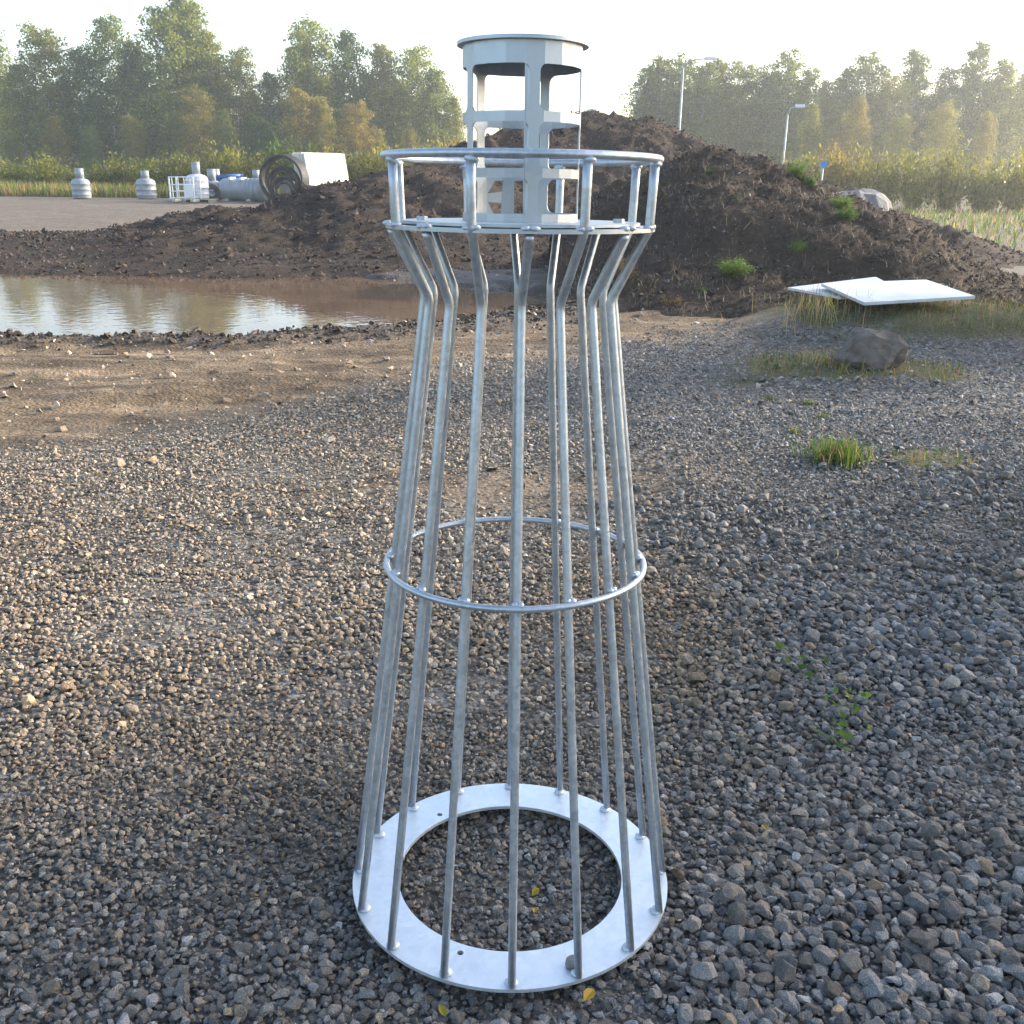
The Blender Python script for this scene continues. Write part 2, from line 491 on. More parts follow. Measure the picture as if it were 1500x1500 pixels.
def terrain(x, y):
    x = np.asarray(x, float); y = np.asarray(y, float)
    r = np.sqrt(x * x + y * y)
    far = sstep(0.6, 5.0, r)
    mud = mud_mask(x, y)
    h = -0.045 - math.tan(TILT) * y * (1 - sstep(0.5, 1.6, r)) + far * 0.07 * (fbm(x * 0.6, y * 0.6, 1, 4) - 0.5)
    # ruts that run from near left to far right
    u = (x * 0.42 - y * 0.91)
    w = (x * 0.91 + y * 0.42)
    ruts = fbm(u * 2.2, w * 0.35, 21, 3) - 0.5
    h = h + mud * far * (0.11 * ruts + 0.05 * (fbm(x * 3.2, y * 3.2, 23, 4) - 0.5))
    pd = pond(x, y)
    h = h - 0.20 * (1 - sstep(0.75, 1.35, pd)) + 0.05 * np.exp(-((pd - 1.45) / 0.25) ** 2)
    h = h + (0.25 + 0.08 * (fbm(x * 2.5, y * 2.5, 91, 3) - 0.5)) * (1 - sstep(0.25, 1.5, ((x - 4.35) / 1.9) ** 2 + ((y - 8.95) / 1.05) ** 2))
    h = h + 0.06 * (1 - sstep(0.2, 1.3, ((x - 2.7) / 1.3) ** 2 + ((y - 6.5) / 0.75) ** 2))
    h = h + 0.12 * sstep(20, 35, y)
    return h

def tz(x, y):
    return float(terrain(np.array([x]), np.array([y]))[0])

def axis(lo, hi, step, a, b, grow=1.25):
    core = list(np.arange(lo, hi, step)) + [hi]
    s = step; v = hi; right = []
    while v < b:
        s *= grow; v += s; right.append(min(v, b))
    s = step; v = lo; left = []
    while v > a:
        s *= grow; v -= s; left.append(max(v, a))
    return np.array(list(reversed(left)) + core + right)

xs = axis(-9.0, 7.5, 0.07, -280, 280)
ys = axis(-1.2, 15.8, 0.07, -20, 280)
X, Y = np.meshgrid(xs, ys)
Z = terrain(X, Y)
nx, ny = len(xs), len(ys)
V = np.stack([X.ravel(), Y.ravel(), Z.ravel()], 1)
ii = (np.arange(ny - 1)[:, None] * nx + np.arange(nx - 1)[None, :]).ravel()
F = np.stack([ii, ii + 1, ii + nx + 1, ii + nx], 1)
mm = mud_mask(X, Y).ravel(); lm = litter_mask(X, Y).ravel()
pdv = pond(X, Y).ravel()
wetv = np.clip(1 - sstep(1.1, 2.2, pdv) + 0.7 * sstep(11, 13.5, Y.ravel()) * (1 - sstep(18, 22, Y.ravel())), 0, 1)
road = sstep(18, 24, Y.ravel())
wetv = wetv * (1 - road)
C = np.stack([np.where(road > 0.02, mm * (1 - 0.55 * road), mm), lm, wetv], 1)
ground = link('ground', np_mesh('ground', V, F, C, True), M['ground'])
tag(ground, kind='structure')

bm = bmesh.new()
N = 48
c0 = bm.verts.new((-5.7, 11.35, WATER_Z))
ring = [bm.verts.new((-5.7 + 7.6 * math.cos(2 * math.pi * k / N), 11.35 + 4.4 * math.sin(2 * math.pi * k / N), WATER_Z)) for k in range(N)]
for k in range(N): bm.faces.new((c0, ring[k], ring[(k + 1) % N]))
tag(bm_obj('puddle_water', bm, M['water']), kind='structure')

# ---------------------------------------------------------------- loose stone
def hull_templates(n, npts, squash=0.72, keep=-0.35, rounder=0.0):
    out = []
    for _ in range(n):
        bm = bmesh.new()
        sx, sy, sz = random.uniform(.8, 1.25), random.uniform(.7, 1.05), random.uniform(.55, .9) * squash / .72
        for _k in range(npts):
            v = Vector((random.gauss(0, 1), random.gauss(0, 1), random.gauss(0, 1))).normalized()
            # push towards a box so that the stone has flats and corners
            m_ = max(abs(v.x), abs(v.y), abs(v.z))
            v = v * (1 - 0.45 * (1 - rounder)) + (v / m_) * 0.45 * 0.8 * (1 - rounder)
            v = v * random.uniform(.86, 1.08)
            bm.verts.new((v.x * sx, v.y * sy, v.z * sz))
        rot = Matrix.Rotation(random.uniform(-.5, .5), 3, 'X') @ Matrix.Rotation(random.uniform(-.5, .5), 3, 'Y')
        for v in bm.verts: v.co = rot @ v.co
        r = bmesh.ops.convex_hull(bm, input=bm.verts[:])
        bmesh.ops.delete(bm, geom=[g for g in r['geom_interior'] if isinstance(g, bmesh.types.BMVert)], context='VERTS')
        bm.normal_update()
        dead = [f for f in bm.faces if f.normal.z < keep]
        bmesh.ops.delete(bm, geom=dead, context='FACES')
        bmesh.ops.delete(bm, geom=[v for v in bm.verts if not v.link_faces], context='VERTS')
        bmesh.ops.triangulate(bm, faces=bm.faces[:])
        bm.verts.index_update()
        Vt = np.array([v.co[:] for v in bm.verts]); Ft = np.array([[v.index for v in f.verts] for f in bm.faces])
        out.append((Vt * 0.5, Ft)); bm.free()
    return out

def scatter(P, S, cols, temps, tilt=0.0):
    """P (n,3) centres, S (n,) sizes, cols (n,3)."""
    n = len(P)
    ti = rng.integers(0, len(temps), n)
    Vs, Fs, Cs = [], [], []; off = 0
    for t, (Vt, Ft) in enumerate(temps):
        idx = np.nonzero(ti == t)[0]
        if len(idx) == 0: continue
        a = rng.uniform(0, 2 * np.pi, len(idx)); ca, sa = np.cos(a), np.sin(a)
        s = S[idx]
        vx = Vt[None, :, 0] * s[:, None]; vy = Vt[None, :, 1] * s[:, None]; vz = Vt[None, :, 2] * s[:, None]
        x = vx * ca[:, None] - vy * sa[:, None] + P[idx, 0:1]
        y = vx * sa[:, None] + vy * ca[:, None] + P[idx, 1:2]
        z = vz + P[idx, 2:3]
        if tilt:
            tx = rng.normal(0, tilt, len(idx)); z = z + (vx * tx[:, None])
        Vs.append(np.stack([x, y, z], -1).reshape(-1, 3))
        Fs.append((Ft[None] + (off + np.arange(len(idx)) * len(Vt))[:, None, None]).reshape(-1, 3))
        Cs.append(np.repeat(cols[idx], len(Vt), axis=0))
        off += len(idx) * len(Vt)
    return np.concatenate(Vs), np.concatenate(Fs), np.concatenate(Cs)

def stone_cols(n, x, y):
    v = np.clip(rng.lognormal(math.log(0.135), 0.32, n), 0.05, 0.5)
    warm = rng.normal(0.0, 0.05, n) + 0.03 + 0.13 * sstep(0.9, -0.6, x) * sstep(-0.3, 0.8, y) + 0.05 * sstep(-0.4, 0.6, y) + 0.07 * sstep(0.5, -0.3, x)
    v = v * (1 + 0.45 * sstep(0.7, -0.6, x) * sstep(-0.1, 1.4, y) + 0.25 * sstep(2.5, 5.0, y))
    warm += 0.06 * (fbm(x * 0.8, y * 0.8, 61, 3) - 0.45) * 2
    red = (rng.random(n) < 0.07) * rng.uniform(0.1, 0.32, n)
    reddish = np.exp(-(((x - 0.45) / 0.38) ** 2 + ((y - 1.5) / 0.75) ** 2)) * 0.42
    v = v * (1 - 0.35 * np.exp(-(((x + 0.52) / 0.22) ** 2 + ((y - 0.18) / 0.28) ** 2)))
    w = warm + red + reddish * rng.uniform(.5, 1.3, n)
    c = np.stack([v * (1 + w), v * (1 + 0.12 * w), v * (1 - 0.8 * np.clip(w, -.1, .4))], 1)
    return np.clip(c, 0.02, 0.6)

def jgrid(x0, x1, y0, y1, sp):
    gx, gy = np.meshgrid(np.arange(x0, x1, sp), np.arange(y0, y1, sp))
    gx = gx + (np.arange(gx.shape[0]) % 2)[:, None] * sp / 2
    gx = gx.ravel() + rng.uniform(-.42, .42, gx.size) * sp; gy = gy.ravel() + rng.uniform(-.42, .42, gy.size) * sp
    return gx, gy

def in_view(x, y, margin=0.6):
    d = (y - CAM[1]) * FWD[1] - CAM[2] * FWD[2]
    return np.abs(x) < d * 0.52 + margin

def coarse(x, y):
    """Local stone size: big crushed rock to the right and nearest the camera, fine to the left."""
    s = 0.0185 + 0.0075 * sstep(-0.3, 0.9, x) + 0.004 * sstep(0.4, -0.5, y) * sstep(-1.0, 0.0, x)
    s = s * (0.62 + 0.78 * fbm(x * 1.5, y * 1.5, 71, 3))
    s = s * (1 - 0.35 * np.exp(-(((x - 0.45) / 0.35) ** 2 + ((y - 1.5) / 0.7) ** 2)))
    return s

def lay(x, y, s, lift, smallsd=0.3):
    """Rest stones on the ground, with those round the base plate pressed under it."""
    r = np.sqrt(x * x + y * y)
    z = terrain(x, y) + lift * s + rng.normal(0, 0.12, len(x)) * s - 0.005 * sstep(0.54, 0.70, fbm(x * 2.1, y * 2.1, 81, 4))
    top = z + 0.36 * s + math.tan(TILT) * y * (1 - sstep(0.5, 1.6, r))
    # nothing pokes through the steel ring; beside it the stones stay just about level with it
    lim = np.where((r > 0.235) & (r < 0.385), -0.012, 0.004)
    lim = np.where((r > 0.45), 0.05, lim)
    z = np.where(top > lim, z - (top - lim), z)
    return z

T_big = hull_templates(26, 34, rounder=0.45)
T_mid = hull_templates(30, 19, rounder=0.35)
T_low = hull_templates(24, 9, keep=-0.1)
parts = []
def batch(x, y, s, temps, lift, keepfn=None):
    z = lay(x, y, s, lift)
    P = np.stack([x, y, z], 1)
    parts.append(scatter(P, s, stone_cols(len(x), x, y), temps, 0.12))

# large stones
x, y = jgrid(-1.8, 3.6, -0.8, 3.6, 0.052)
cs = coarse(x, y)
k = in_view(x, y) & (rng.random(len(x)) < np.clip((cs - 0.0175) / 0.016, 0.03, 0.6)) & (mud_mask(x, y) < 0.6)
x, y, cs = x[k], y[k], cs[k]
batch(x, y, cs * np.clip(rng.lognormal(math.log(1.3), 0.28, len(x)), 0.8, 2.2), T_big, 0.34)
# main body of the gravel, near
x, y = jgrid(-2.8, 2.8, -0.8, 1.9, 0.0205)
k = in_view(x, y); x, y = x[k], y[k]
s = coarse(x, y) * np.clip(rng.lognormal(math.log(1.0), 0.26, len(x)), 0.5, 1.7)
batch(x, y, s, T_mid, 0.22)
# chips between them
x, y = jgrid(-1.8, 1.9, -0.62, 0.7, 0.0155)
k = in_view(x, y); x, y = x[k], y[k]
s = 0.013 * np.clip(rng.lognormal(0, 0.3, len(x)), 0.5, 1.8)
batch(x, y, s, T_low, 0.35)
# middle distance
x, y = jgrid(-3.6, 3.8, 1.85, 5.0, 0.0205)
k = in_view(x, y) & (rng.random(len(x)) > mud_mask(x, y) * 1.1 - 0.03) & (rng.random(len(x)) > litter_mask(x, y) * 0.9); x, y = x[k], y[k]
s = np.clip(coarse(x, y), 0.0165, 0.0205) * np.clip(rng.lognormal(0.02, 0.30, len(x)), 0.5, 2.0)
batch(x, y, s, T_low, 0.3)
x, y = jgrid(-5.4, 6.2, 4.95, 9.6, 0.030)
k = in_view(x, y) & (rng.random(len(x)) > mud_mask(x, y) * 1.05 - 0.05) & (rng.random(len(x)) > litter_mask(x, y) * 0.95); x, y = x[k], y[k]
s = 0.024 * np.clip(rng.lognormal(0, 0.32, len(x)), 0.5, 2.2)
batch(x, y, s, T_low, 0.25)
# stray stones and lumps on the mud
x, y = jgrid(-8, 7, 3.0, 15.5, 0.14)
k = in_view(x, y) & (rng.random(len(x)) < 0.55) & (pond(x, y) > 1.1); x, y = x[k], y[k]
s = 0.034 * np.clip(rng.lognormal(0, 0.45, len(x)), 0.4, 3.0)
batch(x, y, s, T_low, 0.25)

def bank_clods():
    x = rng.uniform(-9, 1.5, 60000); y = rng.uniform(5.5, 11, 60000)
    pq = pond(x, y)
    k = (pq > 1.08) & (rng.random(len(x)) < 0.5 * np.exp(-((pq - 1.3) / 0.35) ** 2)); x, y = x[k], y[k]
    n = len(x)
    s_ = 0.035 * np.clip(rng.lognormal(0, 0.5, n), .3, 3)
    v = rng.lognormal(math.log(0.075), 0.3, n)
    V, F, C_ = scatter(np.stack([x, y, terrain(x, y) + .1 * s_], 1), s_, np.stack([v * 1.2, v * .9, v * .68], 1), T_low, .3)
    tag(link('mud_clods', np_mesh('mud_clods', V, F, C_), M['clod']), 'dark wet mud lumps along the near bank of the puddle', 'mud', kind='stuff')
bank_clods()
Vg, Fg, Cg = [], [], []; off = 0
for v_, f_, c_ in parts:
    Vg.append(v_); Fg.append(f_ + off); Cg.append(c_); off += len(v_)
Vg = np.concatenate(Vg); Fg = np.concatenate(Fg); Cg = np.concatenate(Cg)
gravel = link('gravel', np_mesh('gravel', Vg, Fg, Cg, False), M['stone'])
tag(gravel, 'grey and brown crushed stone covering the yard around the steel lighthouse', 'gravel', kind='stuff')


# ---------------------------------------------------------------- lighthouse frame
TW = empty('lighthouse_frame', rot=(-TILT, 0, 0))
tag(TW, 'galvanised steel lighthouse-shaped frame of welded rods standing on gravel', 'metal frame')
def pol(r, a, z): return Vector((r * math.sin(a), -r * math.cos(a), z))

# base ring with two bolt holes
def disc_ring(name, ro, ri, z0, z1, mat, parent, holes=(), seg=128, hr=0.007):
    bm = bmesh.new()
    edges = []
    def loop(pts):
        vs = [bm.verts.new((p[0], p[1], z1)) for p in pts]
        for i in range(len(vs)): edges.append(bm.edges.new((vs[i], vs[(i + 1) % len(vs)])))
    loop([(ro * math.cos(2 * math.pi * k / seg), ro * math.sin(2 * math.pi * k / seg)) for k in range(seg)])
    if ri > 0: loop([(ri * math.cos(2 * math.pi * k / seg), ri * math.sin(2 * math.pi * k / seg)) for k in range(seg)])
    for hx, hy in holes: loop([(hx + hr * math.cos(2 * math.pi * k / 16), hy + hr * math.sin(2 * math.pi * k / 16)) for k in range(16)])
    bmesh.ops.triangle_fill(bm, use_beauty=True, use_dissolve=False, edges=edges, normal=(0, 0, 1))
    for f in bm.faces:
        if f.normal.z < 0: f.normal_flip()
    r = bmesh.ops.extrude_face_region(bm, geom=bm.faces[:])
    up = [v for v in r['geom'] if isinstance(v, bmesh.types.BMVert)]
    for v in up: v.co.z = z0
    bmesh.ops.recalc_face_normals(bm, faces=bm.faces[:])
    return bm_obj(name, bm, mat, parent)
h1 = on_plate(480 + 465 * .3533, 1120 + 207 * .3533); h2 = on_plate(480 + 550 * .3533, 1120 + 780 * .3533)
disc_ring('base_plate', 0.365, 0.260, -0.008, 0.0, M['galv_plate'], TW, holes=[(h1[0], h1[1]), (h2[0], h2[1])])

ROD = 0.0084
for i in range(16):
    a0 = R(0.9 + 22.5 * i) + random.uniform(-.004, .004)
    a1 = a0 + R(0.3) + random.uniform(-.006, .006)
    a2 = R(3.6 + 22.5 * i) + random.uniform(-.008, .008)
    ZB = 1.327 + random.uniform(-.004, .004)
    pts = []
    for t in np.linspace(0, 1, 8):
        pts.append(pol(0.3565 + (0.1835 - 0.3565) * t, a0 + (a1 - a0) * t, 0.0 + (ZB - 0.018) * t))
    pts[-1] = pol(0.1850, a1, ZB - 0.020)
    pts += [pol(0.1836, a1, ZB - 0.008), pol(0.1855, a1 + (a2 - a1) * .06, ZB + 0.004), pol(0.1915, a1 + (a2 - a1) * .16, ZB + 0.016)]
    bm = bmesh.new()
    if i % 2 == 1:
        pts += [pol(0.2400, a2, 1.4375), pol(0.2465, a2, 1.4490), pol(0.2490, a2, 1.4600)]
        pts += [pol(0.2515, a2, 1.520), pol(0.2530, a2, 1.5690)]
    else:
        pts += [pol(0.2405, a2, 1.4400), pol(0.2445, a2, 1.4475)]
    add_tube(bm, pts, ROD, 14)
    rod = bm_obj('rod', bm, M['galv_rod'], TW, True)
    am = a0 + (a1 - a0) * .6
    W_ = [((0.3490, a0, 0.003), 0.0085, (1.25, 1.25, .7)), ((0.2610, am + .022, 0.786), 0.0058, (1, 1, 1)), ((0.2610, am - .018, 0.787), 0.005, (1, 1, 1)),
          ((0.2500, a2 + .03, 1.4575), 0.0068, (1.1, 1.1, .8)), ((0.2490, a2 - .03, 1.4570), 0.0065, (1.1, 1.1, .8))]
    if i % 2 == 1:
        W_ += [((0.2545, a2 + .006, 1.5670), 0.0080, (1.1, 1.1, .8)), ((0.2520, a2 + .028, 1.5655), 0.0060, (1, 1, 1))]
    for (wr, wa, wz), wrad, wsq in W_:
        bm = bmesh.new(); add_blob(bm, (0, 0, 0), wrad * 1.12, (wsq[0] * 1.15, wsq[1] * 1.15, wsq[2] * .85), sub=2, jit=.16)
        bm_obj('weld', bm, M['weld'], rod, True, loc=pol(wr, wa, wz))

def hoop(name, r, z, rad, seg=96):
    bm = bmesh.new()
    pts = [pol(r * (1 + 0.004 * math.sin(3 * 2 * math.pi * k / seg + r * 40)), 2 * math.pi * k / seg, z) for k in range(seg)]
    add_tube(bm, pts, rad, 12, closed=True)
    return bm_obj(name, bm, M['galv_rod'], TW, True)
hoop('waist_hoop', 0.2685, 0.780, 0.0066)
hoop('rail_hoop', 0.2552, 1.5755, 0.0074)

# gallery deck: outer ring, bolted plate on top
disc_ring('gallery_ring', 0.2540, 0.165, 1.4490, 1.4560, M['galv_sheet'], TW)
disc_ring('mounting_plate', 0.226, 0.0, 1.4582, 1.4635, M['galv_sheet'], TW)
for ba in (-80, 82, 174, -174):
    bm = bmesh.new()
    add_lathe(bm, [(0.0105, 0), (0.0105, 0.0055), (0.0095, 0.0068)], 6)
    bm_obj('bolt', bm, M['galv_rod'], TW, loc=pol(0.186, R(ba), 1.4636))

# lantern: faceted sheet drum with rounded windows
def rrect(x0, x1, y0, y1, r, n=5, corners=(1, 1, 1, 1)):
    P = []
    for (cx, cy, a0, c) in ((x1 - r, y1 - r, 0, corners[0]), (x0 + r, y1 - r, 90, corners[1]), (x0 + r, y0 + r, 180, corners[2]), (x1 - r, y0 + r, 270, corners[3])):
        if not c:
            P.append((cx + r * (1 if a0 in (0, 270) else -1), cy + r * (1 if a0 in (0, 90) else -1)))
        else:
            for k in range(n + 1):
                a = R(a0 + 90 * k / n); P.append((cx + r * math.cos(a), cy + r * math.sin(a)))
    return P
LR = 0.1085
D2 = LR * math.pi / 180.0        # metres of wall for one degree
bm = bmesh.new()
edges = []
def loop2(pts):
    vs = [bm.verts.new((p[0], p[1], 0)) for p in pts]
    for i in range(len(vs)): edges.append(bm.edges.new((vs[i], vs[(i + 1) % len(vs)])))
A0 = 11.5 - 9.0                  # seam sits on a facet corner
loop2([(A0 * D2, 1.4637), ((A0 + 360) * D2, 1.4637), ((A0 + 360) * D2, 1.7645), (A0 * D2, 1.7645)])
tiers = [(1.651, 1.727), (1.556, 1.6335), (1.478, 1.540)]
for ti_, (za, zb) in enumerate(tiers):
    for b in range(5):
        c_ = 11.5 + 72 * b
        l, r_ = c_ + 5.0, c_ + 67.0
        if ti_ == 2 and b == 2:      # the bay with cut letter shapes
            loop2(rrect(161.4 * D2, 187.2 * D2, 1.4752, 1.5376, 0.010, corners=(0, 1, 1, 0)))
            loop2([(208.9 * D2, 1.5366), (198.9 * D2, 1.5370), (199.6 * D2, 1.5166), (217.3 * D2, 1.5125)])
            loop2([(217.2 * D2, 1.4965), (200.3 * D2, 1.4946), (200.6 * D2, 1.4748), (210.4 * D2, 1.4747)])
        else:
            loop2(rrect(l * D2, r_ * D2, za, zb, 0.0125))
bmesh.ops.triangle_fill(bm, use_beauty=True, use_dissolve=False, edges=edges, normal=(0, 0, 1))
for k in range(1, 20):
    bmesh.ops.bisect_plane(bm, geom=bm.verts[:] + bm.edges[:] + bm.faces[:], dist=1e-6, plane_co=((A0 + 18 * k) * D2, 0, 0), plane_no=(1, 0, 0))
for v in bm.verts:
    ang = v.co.x / D2
    loc_a = ((ang - A0) % 18.0) - 9.0
    rr_ = LR * math.cos(R(9)) / math.cos(R(loc_a)) * 1.006
    v.co = pol(rr_, R(ang), v.co.y)
bmesh.ops.remove_doubles(bm, verts=bm.verts[:], dist=1e-5)
bmesh.ops.recalc_face_normals(bm, faces=bm.faces[:])
lan = bm_obj('lantern_drum', bm, M['galv_sheet'], TW)
md = lan.modifiers.new('thick', 'SOLIDIFY'); md.thickness = 0.0026; md.offset = -1
disc_ring('lantern_cap', 0.1192, 0.0, 1.7648, 1.7708, M['galv_sheet'], TW, seg=64)

# stone on the base ring
def rock_obj(name, loc, size, seed, mat, sq=(1, 1, .7), sub=3, rough=0.25):
    bm = bmesh.new()
    bmesh.ops.create_icosphere(bm, subdivisions=sub, radius=1)
    off_ = Vector((seed * 3.1, seed * 1.7, seed * 0.9))
    for v in bm.verts:
        n_ = mnoise.noise(v.co * 1.3 + off_) * rough + mnoise.noise(v.co * 3.5 + off_) * rough * 0.35
        q = v.co * (1 + n_)
        v.co = Vector((q.x * sq[0], q.y * sq[1], max(q.z, -0.75) * sq[2])) * size
    return bm_obj(name, bm, mat, None, False, loc=loc, rot=(0, 0, seed * 1.3))
p = _T @ (on_plate(838, 1414) + np.array([0, 0, .0085]))
tag(rock_obj('stone', (p[0], p[1], p[2]), 0.0155, 3, M['boulder'], sub=2), 'small grey stone lying on the white base ring of the steel frame', 'stone')

# ---------------------------------------------------------------- soil heaps
def crest(pts, n=70):
    W = [np.append(at(px, py, (Yd + 1.95) * 0.83 - 1.95), run * 0.83) for px, py, Yd, run in pts]
    W = np.array(W)
    t = np.linspace(0, len(W) - 1, n)
    return np.stack([np.interp(t, np.arange(len(W)), W[:, k]) for k in range(4)], 1)

def heap_mesh(name, cr, x0, x1, y0, y1, step, seed, sharp=1.1):
    xs = np.arange(x0, x1, step); ys = np.arange(y0, y1, step)
    X, Y = np.meshgrid(xs, ys)
    Wx = X + 0.7 * (fbm(X * 0.7, Y * 0.7, seed + 7, 3) - 0.5); Wy = Y + 0.7 * (fbm(X * 0.7, Y * 0.7, seed + 8, 3) - 0.5)
    H = np.full(X.shape, -3.0)
    for cx, cy, cz, run in cr:
        d = np.sqrt((Wx - cx) ** 2 + (Wy - cy) ** 2)
        t = np.clip(1 - d / run, -2, 1)
        H = np.maximum(H, np.where(t > 0, cz * np.abs(t) ** sharp, t * max(cz, .6)))
    amp = sstep(-0.05, 0.5, H)
    H = H + amp * (0.42 * (fbm(X * 0.75, Y * 0.75, seed, 5) - 0.5) + 0.22 * (fbm(X * 2.6, Y * 2.6, seed + 3, 5, .6) - 0.5) + 0.16 * (fbm(X * 6, Y * 6, seed + 5, 3, .7) - 0.5))
    base = terrain(X, Y)
    Hh = H + np.minimum(base, 0.0) * 0
    keep = Hh > base - 0.12
    nx, ny = len(xs), len(ys)
    ii = (np.arange(ny - 1)[:, None] * nx + np.arange(nx - 1)[None, :])
    kf = keep[:-1, :-1] & keep[1:, :-1] & keep[:-1, 1:] & keep[1:, 1:]
    F = np.stack([ii, ii + 1, ii + nx + 1, ii + nx], -1)[kf]
    V = np.stack([X.ravel(), Y.ravel(), Hh.ravel()], 1)
    used = np.unique(F); mp = np.full(len(V), -1); mp[used] = np.arange(len(used))
    # points for clods
    vis = (keep & (Hh > base + 0.02)).ravel()
    return np_mesh(name, V[used], mp[F], None, True), V[vis]

def clods(name, pts, n, parent, size, light=0.06, seed=0):
    idx = rng.integers(0, len(pts), n)
    P = pts[idx] + np.stack([rng.uniform(-.06, .06, n), rng.uniform(-.06, .06, n), rng.uniform(-.01, .03, n)], 1)
    S = size * np.clip(rng.lognormal(0, 0.5, n), 0.3, 3.5)
    v = rng.lognormal(math.log(0.068), 0.22, n)
    c = np.stack([v * 1.22, v * 0.92, v * 0.74], 1)
    lt = rng.random(n) < light
    c[lt] = np.stack([rng.uniform(.16, .34, lt.sum())] * 3, 1) * np.array([1.0, .93, .84])
    S[lt] *= 0.55
    V, F, Cc = scatter(P, S, c, T_low, 0.5)
    o = link(name, np_mesh(name, V, F, Cc, False), M['clod'], parent)
    tag(o, kind='stuff')
    return o

crA = crest([(-60, 352, 22.5, 5.0), (120, 345, 22.8, 5.0), (272, 330, 23, 5.2), (330, 312, 23, 5.4), (390, 291, 23, 5.6), (440, 280, 23.2, 5.8), (500, 268, 23.5, 6.0), (560, 256, 24, 6.2),
             (630, 240, 25, 6.6), (690, 214, 26.5, 7), (740, 195, 27.5, 7.5), (800, 181, 28.3, 8), (850, 171, 29, 8), (905, 167, 29, 8), (945, 173, 29, 8), (985, 194, 28.5, 7.5), (1040, 207, 27.5, 7), (1095, 216, 26.8, 6.8), (1160, 250, 26, 6)])
meA, ptsA = heap_mesh('soil_heap', crA, -17, 13, 12.0, 30, 0.10, 101)
hA = link('soil_heap', meA, M['soil']); tag(hA, 'long dark brown soil heap rising to a peak behind the muddy puddle', 'soil heap')
clods('clods', ptsA[ptsA[:, 1] < 24.5], 24000, hA, 0.045, 0.04)
crB = crest([(975, 330, 15.0, 2.6), (1000, 250, 16.8, 3.8), (1030, 221, 17.2, 4.6), (1062, 216, 17.3, 4.8), (1092, 215, 17.2, 4.8), (1125, 226, 17.0, 4.6), (1160, 246, 16.8, 4.3), (1200, 268, 16.4, 4.0), (1235, 298, 16.0, 3.6), (1290, 342, 15.6, 3.2), (1350, 392, 15.3, 2.6)])
meB, ptsB = heap_mesh('soil_heap', crB, 0.5, 13, 8.5, 19.5, 0.07, 202)
hB = link('soil_heap', meB, M['soil']); tag(hB, 'lower weedy soil heap on the right with dry stalks and pale stones', 'soil heap')
clods('clods', ptsB, 22000, hB, 0.034, 0.14)

# ---------------------------------------------------------------- foliage builders
def quads(P, N_, L, W_, cols=None, up=None):
    """Leaf quads: centres P, long axis N_, length L, width W_."""
    n = len(P)
    rnd = rng.normal(size=(n, 3))
    side = np.cross(N_, rnd); side /= np.linalg.norm(side, axis=1, keepdims=True) + 1e-9
    a = N_ * (L / 2)[:, None]; b = side * (W_ / 2)[:, None]
    V = np.stack([P - a, P + b * 1.0 - a * 0.1, P + a, P - b * 1.0 - a * 0.1], 1).reshape(-1, 3)
    F = np.arange(n * 4).reshape(n, 4)
    return V, F

def unit(v): return v / (np.linalg.norm(v, axis=1, keepdims=True) + 1e-9)

def tree_meshes(seed, h, w, nbr, per, base=0.14, leaf=0.2, droop=0.5, top_pow=0.95, full=0.80):
    rg = np.random.default_rng(seed)
    # trunk with limbs
    bm = bmesh.new()
    lean = rg.normal(0, 0.25, 2)
    def tp(t): return Vector((lean[0] * t * t + 0.10 * math.sin(t * 5 + seed), lean[1] * t * t + 0.1 * math.cos(t * 4 + seed), h * t))
    add_tube(bm, [tp(t) for t in np.linspace(-0.03, 0.97, 9)], list(np.linspace(0.105, 0.012, 9) * h / 12), 7)
    P = []; D = []
    for b in range(nbr):
        t = base + (0.98 - base) * ((b + rg.random()) / nbr) ** 0.85
        prof = (math.sin(math.pi * min(1, ((t - base) / (1 - base)) ** top_pow * full + 0.11)) ** 0.6)
        ln = w * prof * rg.uniform(0.55, 1.15) + 0.25
        az = b * 2.399963 + rg.normal(0, 0.35)
        rise = rg.uniform(0.25, 0.9) * (0.6 + 0.6 * t)
        o = np.array(tp(t)); dirv = np.array([math.cos(az), math.sin(az), rise]); dirv /= np.linalg.norm(dirv)
        ts = np.linspace(0, 1, 5)
        path = [o + dirv * ln * s_ + np.array([0, 0, -droop * ln * s_ ** 2 * 0.55]) for s_ in ts]
        if ln > 0.7 and b % 2 == 0:
            add_tube(bm, [Vector(q) for q in path[:4]], [0.030 * h / 12, 0.022 * h / 12, 0.014 * h / 12, 0.006], 4, caps=False)
        m_ = max(8, int(per * 2.1 * (0.4 + ln / w)))
        s_ = rg.beta(2.0, 1.25, m_)
        pts = o + dirv * ln * s_[:, None] + np.stack([0 * s_, 0 * s_, -droop * ln * s_ ** 2 * 0.55], 1)
        pts = pts + rg.normal(0, 1, (m_, 3)) * np.array([0.17, 0.17, 0.13]) * (0.5 + ln * 0.42)
        hang = rg.exponential(0.22 * droop, m_)
        pts[:, 2] -= hang
        P.append(pts)
    P = np.concatenate(P)
    n = len(P)
    Nn = unit(rg.normal(size=(n, 3)) * np.array([0.6, 0.6, 0.6]) + np.array([0, 0, -0.9]))
    L = leaf * rg.uniform(.6, 1.4, n); Wd = L * rg.uniform(.5, .85, n)
    V, F = quads(P, Nn, L, Wd)
    crown = np_mesh('crown', V, F)
    tr = bpy.data.meshes.new('trunk'); bm.normal_update()
    for f in bm.faces: f.smooth = True
    bm.to_mesh(tr); bm.free(); tr.materials.append(M['bark'])
    return crown, tr

